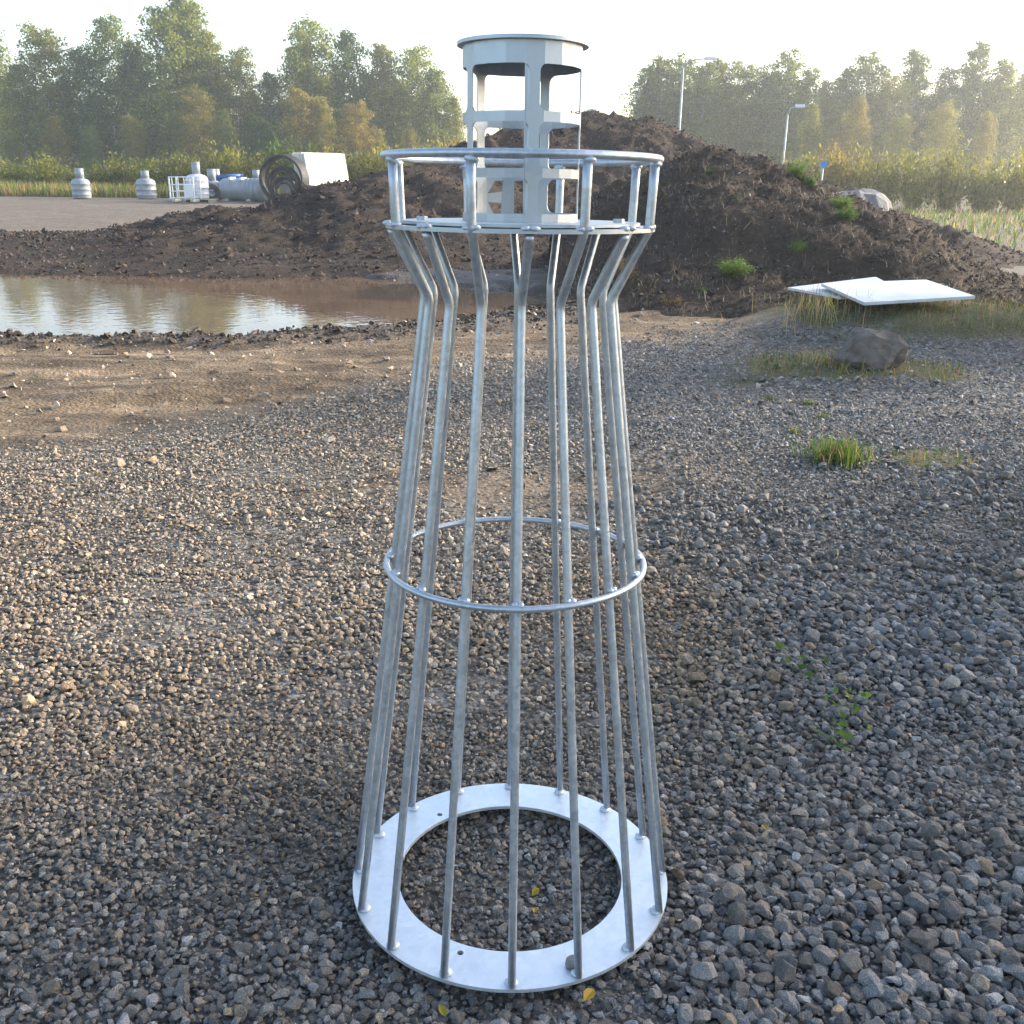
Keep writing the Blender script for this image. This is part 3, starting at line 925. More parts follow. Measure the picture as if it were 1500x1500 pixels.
TREES = []
for k, (h, w, nb, per, base, droop) in enumerate([(12, 2.5, 86, 62, .10, .9), (12, 2.1, 80, 60, .14, 1.0), (12, 2.8, 88, 66, .08, .7), (12, 1.9, 80, 58, .08, .6), (12, 2.6, 84, 60, .06, 1.1), (12, 2.3, 84, 62, .14, .8)]):
    TREES.append(tree_meshes(900 + k, h, w, nb, per, base, 0.17, droop, full=[.80, .87, .82, .88, .84, .88][k]))
crown_cache = {}
def crown_me(k, mat):
    key = (k, mat)
    if key not in crown_cache:
        me = TREES[k][0].copy(); me.materials.clear(); me.materials.append(M[mat]); crown_cache[key] = me
    return crown_cache[key]

def plant_tree(k, mat, x, y, h, rz, label, group, name='birch_tree', z=None, sx=1.0):
    o = empty(name, (x, y, tz(x, y) if z is None else z), (0, 0, rz))
    s = h / 12.0
    o.scale = (s * sx, s * sx, s)
    link('trunk', TREES[k][1], None, o); link('crown', crown_me(k, mat), None, o)
    tag(o, label, 'tree', group)
    return o

ORD = ['first', 'second', 'third', 'fourth', 'fifth', 'sixth', 'seventh', 'eighth', 'ninth', 'tenth', 'eleventh', 'twelfth', 'thirteenth', 'fourteenth', 'fifteenth', 'sixteenth', 'seventeenth', 'eighteenth', 'nineteenth', 'twentieth', 'twenty-first', 'twenty-second', 'twenty-third', 'twenty-fourth']
LOOK = {'leaf_green': 'green', 'leaf_olive': 'olive green', 'leaf_gold': 'golden yellow', 'leaf_dark': 'dark green'}

def wood(tops, Yd, mats, where, group, seed, jit=1.0, widen=1.0):
    """tops: measured (px, py) of the crown tops, left to right."""
    rg = np.random.default_rng(seed)
    for i, (px, py) in enumerate(tops):
        Yt = Yd + rg.uniform(-jit, jit)
        q = at(px, py, Yt)
        mat = mats[i % len(mats)]
        z0 = tz(q[0], Yt)
        plant_tree(int(rg.integers(0, 6)), mat, q[0], Yt, max(q[2] - z0, 2.0), rg.uniform(0, 6.28),
                   '%s birch, %s from the left in the %s' % (LOOK[mat], ORD[i], where), group, sx=widen * rg.uniform(.9, 1.15))

G1 = 'birches of the wood on the left'; G2 = 'birches of the wood on the right'
wood([(-25, 45), (22, 90), (60, 40), (110, 70), (150, 20), (200, 60), (243, 5), (272, -8), (300, 42), (345, 72), (392, 104), (430, 62), (457, 30), (508, 42), (560, 62), (603, 70), (640, 98), (662, 140)], 98,
     ['leaf_green', 'leaf_olive', 'leaf_olive', 'leaf_green', 'leaf_green', 'leaf_olive', 'leaf_green', 'leaf_green', 'leaf_olive', 'leaf_olive', 'leaf_green', 'leaf_olive', 'leaf_green', 'leaf_dark', 'leaf_olive', 'leaf_green', 'leaf_green', 'leaf_olive'],
     'middle row of the left wood', G1, 5, 1.5, 1.12)
wood([(0, 110), (45, 130), (90, 120), (140, 140), (185, 110), (230, 120), (268, 122), (318, 105), (360, 130), (405, 150), (452, 105), (488, 110), (540, 105), (585, 115), (625, 130), (655, 175)], 106,
     ['leaf_dark', 'leaf_green', 'leaf_olive'], 'back row of the left wood', G1, 6, 2.0, 1.4)
wood([(15, 190), (75, 170), (130, 185), (190, 170), (255, 165), (285, 130), (325, 160), (378, 170), (412, 185), (438, 130), (466, 140), (520, 150), (552, 188), (598, 190), (635, 195), (668, 205)], 88,
     ['leaf_olive', 'leaf_gold', 'leaf_green', 'leaf_olive', 'leaf_olive', 'leaf_gold', 'leaf_green', 'leaf_dark', 'leaf_dark', 'leaf_gold', 'leaf_olive', 'leaf_gold', 'leaf_olive', 'leaf_gold', 'leaf_olive', 'leaf_gold'],
     'front row of the left wood', G1, 8, 1.2, 1.15)
wood([(938, 140), (950, 95), (972, 82), (1000, 84), (1032, 90), (1062, 84), (1092, 92), (1130, 102), (1152, 76), (1186, 98), (1212, 116), (1240, 98), (1275, 80), (1310, 110), (1350, 70), (1395, 95), (1440, 60), (1480, 85), (1520, 70)], 95,
     ['leaf_green', 'leaf_green', 'leaf_olive', 'leaf_green', 'leaf_green', 'leaf_olive', 'leaf_green', 'leaf_dark'], 'front row of the right wood', G2, 15, 1.5, 1.05)
wood([(944, 165), (966, 135), (992, 128), (1020, 120), (1050, 130), (1080, 125), (1112, 130), (1145, 128), (1178, 130), (1210, 140), (1246, 130), (1290, 130), (1335, 120), (1380, 130), (1425, 115), (1470, 120), (1510, 110)], 103,
     ['leaf_dark', 'leaf_green'], 'back row of the right wood', G2, 16, 2.0, 1.4)
wood([(1192, 150), (1236, 165), (1262, 140), (1320, 170), (1385, 150), (1450, 165)], 80, ['leaf_olive', 'leaf_gold', 'leaf_gold', 'leaf_olive'], 'lower yellowing trees before the right wood', G2, 18, 1.0, 0.9)

# trees at the right of the yard whose shade falls across the foreground
for j, (x_, y_, h_, k_) in enumerate([(22.5, 9.3, 12.5, 2), (26.5, 13.2, 11.5, 0), (25.0, 17.6, 11.0, 3), (30.0, 9.6, 14.0, 4), (19.5, 6.0, 11.0, 5)]):
    plant_tree(k_, 'leaf_green', x_, y_, h_, j * 1.3, 'birch at the right side of the yard, %s by nearness, its shade on the gravel' % ORD[j], 'birches along the right side of the yard')

# shrubs
def shrub_mesh(seed, n=1500, leaf=0.14):
    rg = np.random.default_rng(seed)
    P = []
    for b in range(34):
        az = rg.uniform(0, 6.283); ln = rg.uniform(0.5, 1.1); el = rg.uniform(0.5, 1.45)
        d = np.array([math.cos(az) * math.cos(el), math.sin(az) * math.cos(el), math.sin(el)])
        s_ = rg.beta(2.2, 1.3, n // 34)
        P.append(d * ln * s_[:, None] + rg.normal(0, .1, (n // 34, 3)))
    P = np.concatenate(P); P[:, 2] = np.abs(P[:, 2])
    Nn = unit(rg.normal(size=P.shape) + np.array([0, 0, .5])); L = leaf * rg.uniform(.6, 1.4, len(P))
    V, F = quads(P, Nn, L, L * .5)
    return np_mesh('foliage', V, F)
SHR = [shrub_mesh(50 + k, 2800, 0.085) for k in range(4)]
shr_cache = {}
def shrub(k, mat, x, y, r, h, label, group, name='shrub', z=None):
    if (k, mat) not in shr_cache:
        me = SHR[k].copy(); me.materials.append(M[mat]); shr_cache[(k, mat)] = me
    o = link(name, shr_cache[(k, mat)], None, None, (x, y, (tz(x, y) if z is None else z) - 0.03), (0, 0, rng.uniform(0, 6.28)))
    o.scale = (r, r, h)
    tag(o, label, 'shrub', group)
    return o
i = 0
for px, py, Yd, mat in [(10, 232, 52, 'leaf_bush'), (60, 225, 52, 'leaf_olive'), (115, 235, 52, 'leaf_bush'), (165, 222, 52, 'leaf_bush'), (215, 232, 52, 'leaf_olive'), (262, 222, 52, 'leaf_bush'), (300, 212, 51, 'leaf_bush'), (335, 205, 51, 'leaf_olive'), (370, 225, 50, 'leaf_bush'), (405, 200, 51, 'leaf_dark'), (440, 205, 51, 'leaf_dark'), (480, 215, 51, 'leaf_bush'), (520, 222, 51, 'leaf_bush'),
                        (556, 216, 51, 'leaf_olive'), (590, 208, 51, 'leaf_bush'), (630, 205, 51, 'leaf_bush'), (660, 208, 51, 'leaf_gold')]:
    q = at(px, py, Yd); z0 = tz(q[0], Yd)
    shrub(i % 4, mat, q[0], Yd, 1.7, max(q[2] - z0, .8) * 1.0, 'thicket shrub, %s from the left along the foot of the left wood' % ORD[i], 'shrubs below the left wood'); i += 1
i = 0
for px, py, Yd, mat in [(1180, 225, 44, 'leaf_olive'), (1222, 215, 44, 'leaf_gold'), (1250, 205, 44, 'leaf_gold'), (1300, 215, 44, 'leaf_bush'), (1350, 220, 44, 'leaf_olive'), (1400, 212, 44, 'leaf_bush'), (1450, 220, 44, 'leaf_bush'), (1500, 215, 44, 'leaf_olive')]:
    q = at(px, py, Yd); z0 = tz(q[0], Yd)
    shrub(i % 4, mat, q[0], Yd, 1.5, max(q[2] - z0, .8), 'roadside shrub, %s from the left beyond the right soil heap' % ORD[i], 'shrubs beyond the right heap'); i += 1

# grass
def blades(x, y, h, cols, lean=0.35, wdt=0.006, z=None):
    n = len(x)
    zz = terrain(x, y) if z is None else z
    az = rng.uniform(0, 6.283, n); ln = rng.normal(0, lean, n)
    dx, dy = np.cos(az) * ln, np.sin(az) * ln
    sx, sy = -np.sin(az + 1.0) * wdt, np.cos(az + 1.0) * wdt
    B = np.stack([x, y, zz - 0.01], 1); S_ = np.stack([sx, sy, 0 * sx], 1)
    Mid = B + np.stack([dx * h * .4, dy * h * .4, h * .6], 1); T_ = B + np.stack([dx * h, dy * h, h * np.maximum(1 - ln * ln * .4, .3)], 1)
    V = np.stack([B - S_, B + S_, Mid - S_ * .7, Mid + S_ * .7, T_], 1).reshape(-1, 3)
    o = np.arange(n)[:, None] * 5
    F = np.concatenate([o + np.array([[0, 1, 3]]), o + np.array([[0, 3, 2]]), o + np.array([[2, 3, 4]])], 0)
    return V, F, np.repeat(cols, 5, axis=0)
def grass_cols(n, dry=0.3):
    t = rng.random(n)
    g = np.stack([rng.uniform(.06, .14, n), rng.uniform(.11, .20, n), rng.uniform(.015, .04, n)], 1)
    d = np.stack([rng.uniform(.26, .42, n), rng.uniform(.20, .32, n), rng.uniform(.09, .16, n)], 1)
    return np.where((t < dry)[:, None], d, g)
# tall verge behind the pipes
n = 26000
x = rng.uniform(-34, 4, n); y = rng.uniform(47.5, 53, n)
V, F, Cc = blades(x, y, rng.uniform(.2, .8, n), grass_cols(n, .45) * np.array([1.3, 1.25, 1.0]), .5, .022)
tag(link('verge_grass', np_mesh('verge_grass', V, F, Cc), M['blade']), 'tall yellowing grass behind the stored pipes at the wood edge', 'grass', kind='stuff')
n = 12000
x = rng.uniform(7, 34, n); y = rng.uniform(22, 44, n)
V, F, Cc = blades(x, y, rng.uniform(.08, .3, n), grass_cols(n, .3), .5, .02)
tag(link('verge_grass', np_mesh('verge_grass', V, F, Cc), M['blade']), 'low green roadside grass beyond the right soil heap', 'grass', kind='stuff')
# moss and low weeds on the right edge of the gravel
x = rng.uniform(1.6, 7.5, 90000); y = rng.uniform(3.2, 12.5, 90000)
k = (rng.random(len(x)) < litter_mask(x, y) ** 1.5 * 0.30) & in_view(x, y); x, y = x[k], y[k]
V, F, Cc = blades(x, y, rng.uniform(.02, .09, len(x)) * (1 + y / 14), grass_cols(len(x), .45) * .75, .6, .0035)
tag(link('low_weeds', np_mesh('low_weeds', V, F, Cc), M['blade']), 'low grass and moss patches on the right edge of the gravel', 'grass', kind='stuff')
# dry stalks over the right heap
idx = rng.integers(0, len(ptsB), 7000); pb = ptsB[idx]
V, F, Cc = blades(pb[:, 0], pb[:, 1], rng.uniform(.03, .13, len(pb)) * np.where(rng.random(len(pb)) < .08, 1.8, 1), np.array([[.30, .24, .17]]) * rng.uniform(.3, 1.2, (len(pb), 1)), 1.0, .004, z=pb[:, 2])
o = link('dry_stalks', np_mesh('dry_stalks', V, F, Cc), M['blade'], hB); tag(o, kind='stuff')

def tuft(px, py, n, h, spread, label, dry=0.2, stuff=False):
    q = on_ground(px, py, -0.03)
    x = q[0] + rng.normal(0, spread, n); y = q[1] + rng.normal(0, spread, n)
    V, F, Cc = blades(x, y, h * rng.uniform(.5, 1.1, n), grass_cols(n, dry), .45, .0035)
    c = np.array([q[0], q[1], tz(q[0], q[1])])
    o = link('grass_tuft', np_mesh('grass_tuft', V - c, F, Cc), M['blade'], None, c)
    tag(o, label, 'grass tuft', None if stuff else 'grass tufts on the gravel', 'stuff' if stuff else None)
tuft(1228, 672, 420, .17, .085, 'largest green grass tuft at the right edge of the gravel')
tuft(1165, 632, 60, .06, .022, 'small pale green tuft left of the reddish stones')
tuft(1205, 612, 50, .06, .02, 'small yellow-green tuft beside the reddish stones')
tuft(1185, 592, 70, .06, .024, 'low green tuft just below the mossy strip')
tuft(1130, 585, 50, .05, .022, 'faint green tuft in the shaded blue-grey gravel')
tuft(1213, 540, 160, .13, .16, 'tall dry tuft standing on the mossy strip', .7, True)
tuft(1195, 490, 120, .35, .22, 'thin tall straw stems above the mossy strip', .9, True)

def weed(loc, r, h, label, k=0, mat='leaf_weed'):
    shrub(k, mat, loc[0], loc[1], r, h, label, 'weeds on and around the right heap', 'weed', z=loc[2])
def heap_z(pts, x, y):
    d = (pts[:, 0] - x) ** 2 + (pts[:, 1] - y) ** 2
    return pts[d.argmin(), 2]
for j, (px, py, Yd, r, h, lab) in enumerate([(1075, 410, 10.9, .34, .42, 'bright green weed at the foot of the right heap'), (1166, 402, 11.4, .18, .32, 'green weed beside the pale boards at the heap foot'),
        (1167, 262, 13.6, .22, .55, 'tall leafy weed on the crest of the right heap'), (1186, 266, 13.5, .14, .40, 'thin weed just right of the tall crest weed'), (1040, 238, 13.3, .12, .10, 'small green weed on the upper left face of the right heap'),
        (1080, 290, 12.4, .12, .09, 'dull green weed in the middle of the right heap'), (1232, 318, 12.4, .22, .36, 'green weed low on the right slope of the heap'), (1238, 345, 12.0, .25, .35, 'yellow-green weed above the pale boards'), (1030, 425, 10.6, .18, .14, 'low brownish weed at the left foot of the right heap')]):
    q = at(px, py, Yd)
    weed((q[0], q[1], max(heap_z(ptsB, q[0], q[1]), tz(q[0], q[1]))), r * 1.0, h * .55, lab, j % 4)

M['leaf_dead'] = leaf_mat('dead weed leaves', (0.10, 0.065, 0.03), (0.17, 0.11, 0.05), (0.30, 0.21, 0.10))
for j, (px, py, Yd, r, h, lab) in enumerate([(912, 428, 11.0, .22, .30, 'brown dead weed at the heap foot just right of the cage neck'), (948, 436, 10.7, .25, .26, 'brown dead weed left of the green weed at the heap foot'), (985, 446, 10.3, .24, .20, 'low dead weed nearest the gravel at the heap foot'), (1130, 428, 10.8, .3, .18, 'straw-coloured weed between the two green weeds')]):
    q = at(px, py, Yd)
    weed((q[0], q[1], max(heap_z(ptsB, q[0], q[1]) if q[1] > 10.9 else -9, tz(q[0], q[1]))), r, h, lab, j % 4, 'leaf_dead')

def leafy(px, py, n, label):
    """Creeping leafy weed at the gravel edge."""
    q = on_ground(px, py, -0.01)
    P = np.stack([rng.normal(0, .045, n), rng.normal(0, .05, n), rng.uniform(.01, .05, n)], 1)
    Nn = unit(np.stack([rng.normal(size=n), rng.normal(size=n), rng.uniform(-.2, .3, n)], 1))
    L = rng.uniform(.02, .042, n)
    V, F = quads(P, Nn, L, L * .6)
    V2 = np.stack([np.tile([0, 0, -.01], (n, 1)), np.tile([.002, .002, -.01], (n, 1)), V.reshape(n, 4, 3)[:, 0] + [0, .0015, 0], V.reshape(n, 4, 3)[:, 0]], 1).reshape(-1, 3)
    V = np.concatenate([V, V2]); F = np.concatenate([F, F + n * 4])
    o = link('leafy_weed', np_mesh('leafy_weed', V, F), M['leaf_weed'], None, (q[0], q[1], tz(q[0], q[1]) + .03))
    tag(o, label, 'weed', 'creeping weeds on the gravel')
leafy(1222, 1078, 16, 'yellow-green leafy sprig among the large grey stones')
leafy(1236, 1030, 14, 'leafy sprig at the right edge above the other sprig')
leafy(1165, 975, 12, 'tiny creeping weed among the stones right of the frame')

def fallen(px, py, label, L=0.028, mat='leaf_fallen', z=0.012):
    q = on_ground(px, py, 0.0)
    bm = bmesh.new()
    outline = [(-.5, 0), (-.25, .24), (.1, .28), (.5, 0), (.1, -.28), (-.25, -.24)]
    vs = [bm.verts.new((a * L, b * L, abs(b) * L * .5)) for a, b in outline]; c = bm.verts.new((0, 0, 0))
    for k in range(6): bm.faces.new((c, vs[k], vs[(k + 1) % 6]))
    o = bm_obj('fallen_leaf', bm, M[mat], None, loc=(q[0], q[1], z), rot=(random.uniform(-.3, .3), random.uniform(-.3, .3), random.uniform(0, 6)))
    tag(o, label, 'leaf', 'fallen leaves on the gravel')
fallen(784, 1313, 'olive-yellow leaf inside the base ring, upper of two')
fallen(783, 1340, 'small bright yellow leaf inside the base ring, lower of two', .02)
fallen(648, 1487, 'yellow leaf in front of the base ring')
fallen(1120, 1218, 'yellow leaf between large stones right of the base ring', .03)
fallen(862, 1465, 'brown curled leaf below the front of the base ring', .04)
fallen(778, 622, 'tiny orange leaf on far gravel seen through the cage', .05)
fallen(1158, 590, 'orange leaf beside the reddish stones on the right', .06)

# ---------------------------------------------------------------- things on the right
def board(corners, th, label):
    bm = bmesh.new()
    top = [bm.verts.new(c) for c in corners]; bot = [bm.verts.new((c[0], c[1], c[2] - th)) for c in corners]
    bm.faces.new(top); bm.faces.new(list(reversed(bot)))
    for k in range(4): bm.faces.new((top[k], bot[k], bot[(k + 1) % 4], top[(k + 1) % 4]))
    bmesh.ops.recalc_face_normals(bm, faces=bm.faces[:])
    c = sum((Vector(q) for q in corners), Vector()) / 4
    for v in bm.verts: v.co -= c
    o = bm_obj('board', bm, M['board'], None, loc=c)
    tag(o, label, 'board', 'pale boards by the right heap')
a = at(1154, 421, 9.5); b = at(1232, 435, 8.9)
board([tuple(a), tuple(b), (b[0] + .8, b[1] + .35, b[2] + .03), (a[0] + 1.2, a[1] + .65, a[2] + .07)], .025, 'pale grey board lying lowest beside the right soil heap')
a = at(1203, 415, 9.4); b = at(1266, 443, 8.2)
board([tuple(a), tuple(b), (b[0] + 1.3, b[1] + .45, b[2] + .03), (a[0] + 1.4, a[1] + .6, a[2] + .0)], .03, 'pale grey board resting on top of the other board')
q = on_ground(1240, 545, 0)
M['block'] = simple('brown weathered block', (0.075, 0.060, 0.050), (0.17, 0.14, 0.12), 9, 0.9, bump=0.7, bdist=0.03)
tag(rock_obj('stone_block', (q[0] + .26, q[1] + .2, tz(q[0], q[1]) + .13), .30, 2.2, M['block'], sq=(.9, .7, .66), rough=.35), 'dark brown stone block standing at the right end of the mossy strip', 'stone')
for px, py, sz, lab in [(1207, 274, .62, 'grey boulder highest on the heap side beyond the right slope'), (1232, 284, .85, 'large grey boulder right of the smaller boulder'), (1262, 284, .8, 'grey boulder furthest right beyond the right heap')]:
    Yb = 17.6; q = at(px, py, Yb)
    rb = rock_obj('boulder', (q[0], Yb, max(q[2] - sz * .35, .3)), sz, px * .01, M['boulder'], sq=(1.1, .9, .8))
    rb.location.z = tz(q[0], Yb) + sz * .55
    rb.scale.z = max(0.6, (q[2] - tz(q[0], Yb)) / (sz * 1.1))
    tag(rb, lab, 'boulder', 'boulders beyond the right heap')

# lamp posts and sign
def lamp(px, py_top, Yd, arm, label, rad=0.07, head=0.55):
    q = at(px, py_top, Yd); z0 = tz(q[0], Yd); h = q[2] - z0
    o = empty('street_lamp', (q[0], Yd, z0)); tag(o, label, 'street lamp', 'street lamps beyond the heaps')
    bm = bmesh.new(); add_tube(bm, [(0, 0, -.2), (0, 0, h * .5), (0, 0, h)], [rad, rad * .8, rad * .6], 10); bm_obj('pole', bm, M['pole_grey'], o, True)
    bm = bmesh.new(); add_tube(bm, [(0, 0, h - .1), (arm * .3, 0, h + .22), (arm, 0, h + .30)], [rad * .55, rad * .5, rad * .4], 8); bm_obj('arm', bm, M['pole_grey'], o, True)
    bm = bmesh.new(); add_box(bm, (arm + head * .4, 0, h + .31), (head, .22, .13)); bmesh.ops.bevel(bm, geom=bm.edges[:], offset=.04, segments=2); bm_obj('lamp_head', bm, M['white_paint'], o)
lamp(1001, 96, 48, 1.0, 'tall street lamp pole rising behind the main soil peak', .07)
lamp(1154, 166, 46, .35, 'shorter street lamp right of the tall one, behind the lower heap', .06, .4)
lamp(838, 168, 70, 1.1, 'distant street lamp head peeking over the soil peak', .06, .6)
q = at(1206, 241, 34); z0 = tz(q[0], 34)
o = empty('road_sign', (q[0], 34, z0)); tag(o, 'small round blue sign on a post beyond the right heap', 'sign')
bm = bmesh.new(); add_tube(bm, [(0, 0, -.1), (0, 0, q[2] - z0)], .03, 8); bm_obj('post', bm, M['pole_grey'], o, True)
bm = bmesh.new(); add_lathe(bm, [(.125, -.012), (.125, .012)], 24, Matrix.Translation((0, -.05, q[2] - z0)) @ Matrix.Rotation(R(90), 4, 'X')); bm_obj('disc', bm, M['sign_blue'], o)

# ---------------------------------------------------------------- pipe yard on the left
YP = 44.0
U = (YP - CAM[1]) / (FPX * 0.954)             # metres to one measured unit at that depth
def yard(px, Yd=YP):
    q = at(px, 285, Yd); return q[0], Yd, tz(q[0], Yd)
def yz(py, Yd=YP, px=330):
    return at(px, py, Yd)[2]

def pallet(o_parent, w, d, mat, z0=0):
    for k in range(5):
        bm = bmesh.new(); add_box(bm, (0, -d / 2 + d * (k + .5) / 5, z0 + .125), (w, d / 6.5, .03)); bm_obj('deck_board', bm, mat, o_parent)
    for k in (-1, 0, 1):
        bm = bmesh.new(); add_box(bm, (k * w * .42, 0, z0 + .055), (.1, d, .105)); bm_obj('skid', bm, mat, o_parent)

def chamber(px, label, body_r, body_h, neck_r, neck_h, mat='plastic_grey', neck='plastic_grey', Yd=YP, ribs=3, dz=0.0, name='pipe_chamber'):
    x, y, z = yard(px, Yd)
    o = empty(name, (x, y, z + dz)); tag(o, label, 'pipe chamber', 'plastic chambers in the pipe yard')
    prof = [(body_r * .94, 0), (body_r, .04)]
    for k in range(ribs):
        a = body_h * .8 * (k + .25) / ribs; b = body_h * .8 * (k + .6) / ribs; c = body_h * .8 * (k + .75) / ribs
        prof += [(body_r, a), (body_r, b), (body_r * 1.05, b + .02), (body_r * 1.05, c), (body_r, c + .02)]
    prof += [(body_r * .96, body_h * .86), (body_r * .75, body_h * .95), (neck_r * 1.05, body_h)]
    bm = bmesh.new(); add_lathe(bm, prof, 28); bm_obj('body', bm, M[mat], o, True)
    bm = bmesh.new(); add_lathe(bm, [(neck_r, body_h - .05), (neck_r, body_h + neck_h), (neck_r * .86, body_h + neck_h), (neck_r * .86, body_h + neck_h - .1)], 24); bm_obj('neck', bm, M[neck], o, True)
    return o
# wrapped chamber on its pallet
w1 = chamber(290, 'white film-wrapped chamber on a pallet with an upright grey neck', 14 * U, 30 * U, 5.2 * U, 15 * U, 'plastic_light', Yd=YP - 1.2, dz=.14)
x_, y_, z_ = yard(293, YP - 1.3)
pw = empty('pallet', (x_, y_, z_)); tag(pw, 'pale wooden pallet under the white wrapped chamber', 'pallet'); pallet(pw, 1.25, 1.0, M['wood_pale'])
chamber(312, 'grey chamber with a tall neck just right of the wrapped chamber', 12 * U, 24 * U, 5.6 * U, 15 * U, Yd=YP + .6)
chamber(318, 'rear grey chamber whose neck shows beside the blue pipes', 11 * U, 27 * U, 5.8 * U, 14 * U, Yd=YP + 2.6)
chamber(377, 'grey chamber top showing behind the big grey tank', 11 * U, 28 * U, 5.0 * U, 11 * U, Yd=YP + 2.4)
chamber(120, 'single grey chamber standing apart at the far left of the yard', 12 * U, 26 * U, 5.5 * U, 13 * U, Yd=YP + 1)
chamber(215, 'grey chamber left of the cage crate', 13 * U, 27 * U, 5.5 * U, 10 * U, Yd=YP + 1.5)

# cage crate at the left edge
x_, y_, z_ = yard(272, YP - 2.2)
o = empty('cage_crate', (x_, y_, z_)); tag(o, 'white wire cage crate with a white panel left of the wrapped chamber', 'crate')
Wc, Hc = 1.0, 1.0
for sx in (-1, 1):
    for sy in (-1, 1):
        bm = bmesh.new(); add_tube(bm, [(sx * Wc / 2, sy * .45, .1), (sx * Wc / 2, sy * .45, Hc)], .03, 6); bm_obj('corner_post', bm, M['white_paint'], o)
for zz in (.16, .42, .68, .98):
    for sy in (-1, 1):
        bm = bmesh.new(); add_tube(bm, [(-Wc / 2, sy * .46, zz), (Wc / 2, sy * .46, zz)], .022, 6); bm_obj('rail', bm, M['white_paint'], o)
for k in range(4):
    bm = bmesh.new(); add_tube(bm, [(-Wc / 2 + (k + .5) * Wc / 4, -.47, .1), (-Wc / 2 + (k + .5) * Wc / 4, -.47, Hc)], .018, 6); bm_obj('wire', bm, M['white_paint'], o)
bm = bmesh.new(); add_box(bm, (.28, -.50, .42), (.36, .03, .46)); bm_obj('panel', bm, M['white_paint'], o)
for sx in (-1, 1):
    bm = bmesh.new(); add_box(bm, (sx * .38, 0, .05), (.12, .9, .1)); bm_obj('foot', bm, M['wood_pale'], o)

def rings(name, label, cx, cy, cz, spec, axis_rot, mat, cat, extra=None):
    """Coil of corrugated pipe: loops of given radius and offset along the axis."""
    o = empty(name, (cx, cy, cz), axis_rot); tag(o, label, cat)
    for r, off_, t in spec:
        bm = bmesh.new(); add_tube(bm, [(r * math.cos(2 * math.pi * k / 40), off_, r * math.sin(2 * math.pi * k / 40)) for k in range(40)], t, 8, closed=True)
        bm_obj('loop', bm, mat, o, True)
    return o
x_, y_, z_ = yard(311, YP - .9)
rings('pipe_coil', 'small black corrugated pipe coil leaning between chambers', x_, y_, z_ + 11.5 * U, [(10.3 * U, 0, .045), (10.3 * U, .1, .045), (8.0 * U, .02, .045), (8.0 * U, .12, .04), (5.8 * U, .05, .045), (10.3 * U, .2, .045), (10.3 * U, .3, .045)], (R(-12), 0, R(38)), M['plastic_black'], 'pipe coil')

# blue pipes
for j in range(8):
    row, col_ = divmod(j, 3)
    x_, y_, z_ = yard(333, YP + 1.6)
    zz = yz(271 - row * 5.6, YP + 1.6)
    bm = bmesh.new(); add_tube(bm, [(-.62 + .1 * col_, 0, 0), (.66 + .1 * col_ - .1 * row, .35, .08)], .085, 12); bm_obj('blue_pipe', bm, M['plastic_blue'], None, True, loc=(x_ + .05 * row, y_ + col_ * .2, zz))
    tag(COL.objects[-1], 'blue plastic pipe, %s in the %s layer of the stack behind the grey tank' % (['front', 'middle', 'rear'][col_], ['bottom', 'middle', 'top'][row]), 'pipe', 'blue pipes stacked in the yard')
for j in range(2):
    x_, y_, z_ = yard(333, YP + 1.8)
    zz = z_ + .1 + j * .2
    bm = bmesh.new(); add_box(bm, (0, 0, 0), (1.1, .7, .16)); o = bm_obj('timber_bearer', bm, M['wood_pale'], None, loc=(x_, y_, z_ + .1 + j * .19))
    tag(o, ['lower', 'upper'][j] + ' timber bearer under the blue pipes', 'timber')

# big grey tank lying on its side, ribbed to the right
x_, y_, z_ = yard(357, YP + .3)
o = empty('plastic_tank', (x_, y_, z_), (0, 0, R(-14))); tag(o, 'large grey plastic tank lying on its side with ribbed right end', 'tank')
rt = 14.2 * U
prof = [(rt * .55, -31 * U), (rt * .9, -29.5 * U), (rt, -27 * U), (rt, 4 * U)]
for k in range(4):
    a = (5.5 + k * 6.2) * U
    prof += [(rt * 1.0, a), (rt * 1.06, a + 1.2 * U), (rt * 1.06, a + 3.4 * U), (rt * .96, a + 4.8 * U)]
prof += [(rt * .85, 31 * U), (rt * .5, 32 * U)]
bm = bmesh.new(); add_lathe(bm, prof, 32, Matrix.Translation((0, 0, rt * 1.03)) @ Matrix.Rotation(R(90), 4, 'Y')); bm_obj('shell', bm, M['plastic_grey'], o, True)
for sx in (-14, 2):
    bm = bmesh.new(); add_box(bm, (sx * U, -.1, rt * 2.03), (3 * U, .5, .12)); bm_obj('lifting_lug', bm, M['plastic_light'], o)
for sx in (-18, 14):
    bm = bmesh.new(); add_box(bm, (sx * U, 0, .05), (.2, 1.0, .12)); bm_obj('bearer', bm, M['wood_pale'], o)

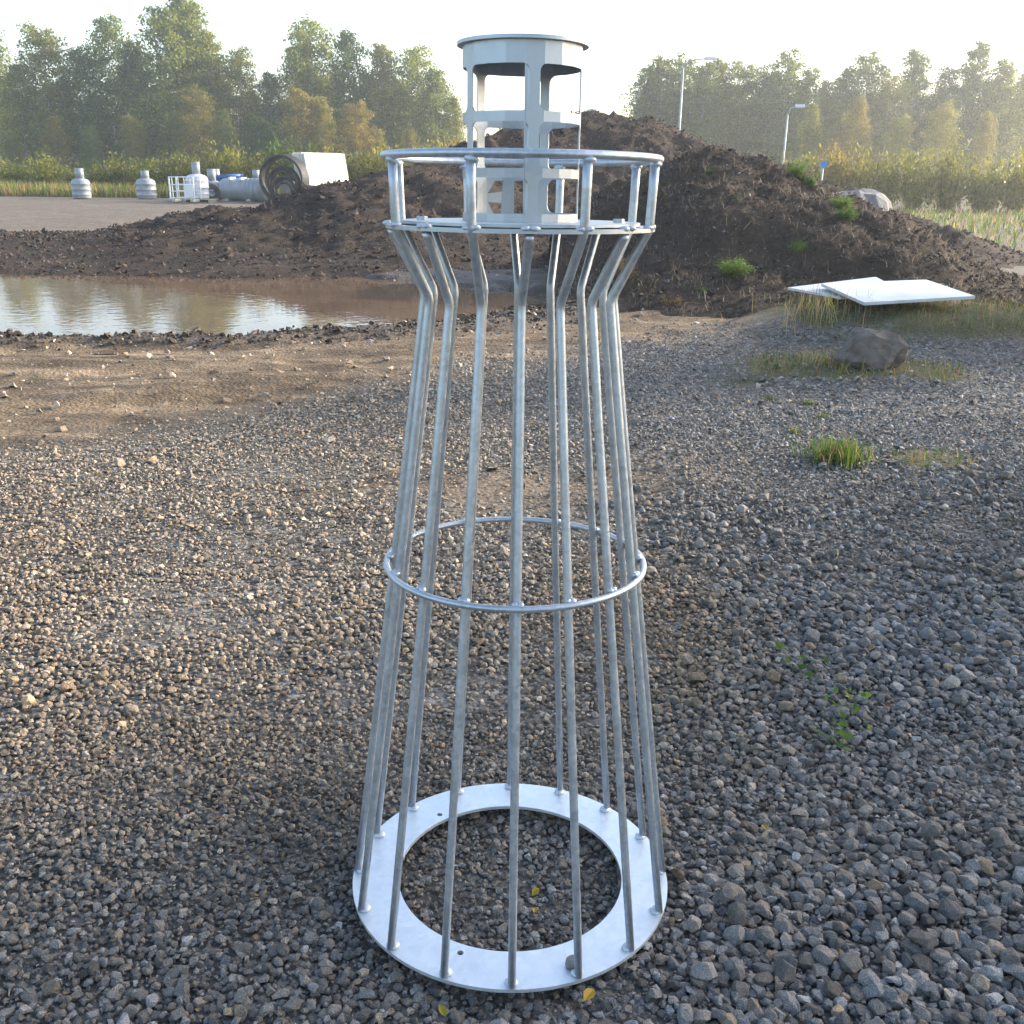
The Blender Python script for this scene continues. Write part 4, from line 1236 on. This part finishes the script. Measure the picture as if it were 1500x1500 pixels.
# big black corrugated pipe with smaller coils inside
x_, y_, z_ = yard(413, YP - 1.6)
RB = 28.5 * U
spec = [(RB, k * .085, .06) for k in range(9)]
oc = rings('corrugated_pipe', 'huge black corrugated pipe standing on edge with smaller coils inside', x_, y_, z_ + RB + .03, spec, (0, 0, R(-10)), M['plastic_black'], 'pipe')
bm = bmesh.new()
for k in range(9):
    pass
add_lathe(bm, [(RB * .96, -.02), (RB * .96, .70)], 40, Matrix.Rotation(R(-90), 4, 'X'), cap=False); bm_obj('wall', bm, M['plastic_black'], oc, True)
for kk, (r_, dx, dz, o_) in enumerate([(RB * .72, .06, -.20, .1), (RB * .72, .06, -.20, .25), (RB * .62, .08, -.28, .05), (RB * .50, .10, -.36, .0), (RB * .44, .10, -.38, .1), (RB * .36, .12, -.46, -.03)]):
    bm = bmesh.new(); add_tube(bm, [(dx + r_ * math.cos(2 * math.pi * k / 36), o_, dz + r_ * math.sin(2 * math.pi * k / 36)) for k in range(36)], .055, 8, closed=True); bm_obj('inner_loop', bm, M['plastic_black'], oc, True)
bm = bmesh.new(); add_lathe(bm, [(RB * .40, 0), (RB * .40, .04)], 40, Matrix.Translation((.10, .5, -.38)) @ Matrix.Rotation(R(-90), 4, 'X')); bm_obj('back_disc', bm, M['disc_grey'], oc)

# leaning concrete slabs
zt = yz(224, YP - .4, 470); zb = tz(yard(470)[0], YP)
H_s = (zt - zb)
names = ['front', 'second', 'third', 'fourth', 'fifth', 'rear']
ry = R(-32)                                    # faces turn to the right, towards the light
for j in range(6):
    x_, y_, z_ = yard(487, YP + .6)
    n_ = Vector((math.sin(R(56)), -math.cos(R(56)), 0))
    t_ = Vector((math.cos(R(56)), math.sin(R(56)), 0))
    c_ = Vector((x_, y_, z_)) - n_ * (j * .15) - t_ * (random.uniform(-.05, .05))
    bm = bmesh.new(); add_box(bm, (0, 0, H_s / 2), (2.5 + random.uniform(-.05, .05), .11, H_s * (1 if j != 1 else 1.015)))
    bmesh.ops.bevel(bm, geom=bm.edges[:], offset=.012, segments=1)
    o = bm_obj('concrete_slab', bm, M['concrete'], None, loc=c_, rot=(0, 0, 0))
    o.matrix_world = Matrix.Translation(c_) @ Matrix(((t_.x, -n_.x, 0, 0), (t_.y, -n_.y, 0, 0), (0, 0, 1, 0), (0, 0, 0, 1))) @ Matrix.Rotation(R(-11), 4, 'X')
    tag(o, '%s of the pale concrete slabs leaning together beside the black pipe' % names[j], 'slab', 'leaning concrete slabs')

# ---------------------------------------------------------------- haze
hb = bmesh.new(); add_box(hb, (0, 130, 13), (600, 320, 30))
hz = bm_obj('haze', hb, None); tag(hz, kind='stuff')
m = bpy.data.materials.new('haze air'); m.use_nodes = True
nt = m.node_tree; nt.nodes.clear()
vp = nt.nodes.new('ShaderNodeVolumePrincipled'); mo = nt.nodes.new('ShaderNodeOutputMaterial')
vp.inputs['Density'].default_value = 0.0014
vp.inputs['Color'].default_value = (0.92, 0.96, 1.0, 1)
vp.inputs['Anisotropy'].default_value = 0.6
nt.links.new(vp.outputs['Volume'], mo.inputs['Volume'])
hz.data.materials.append(m)
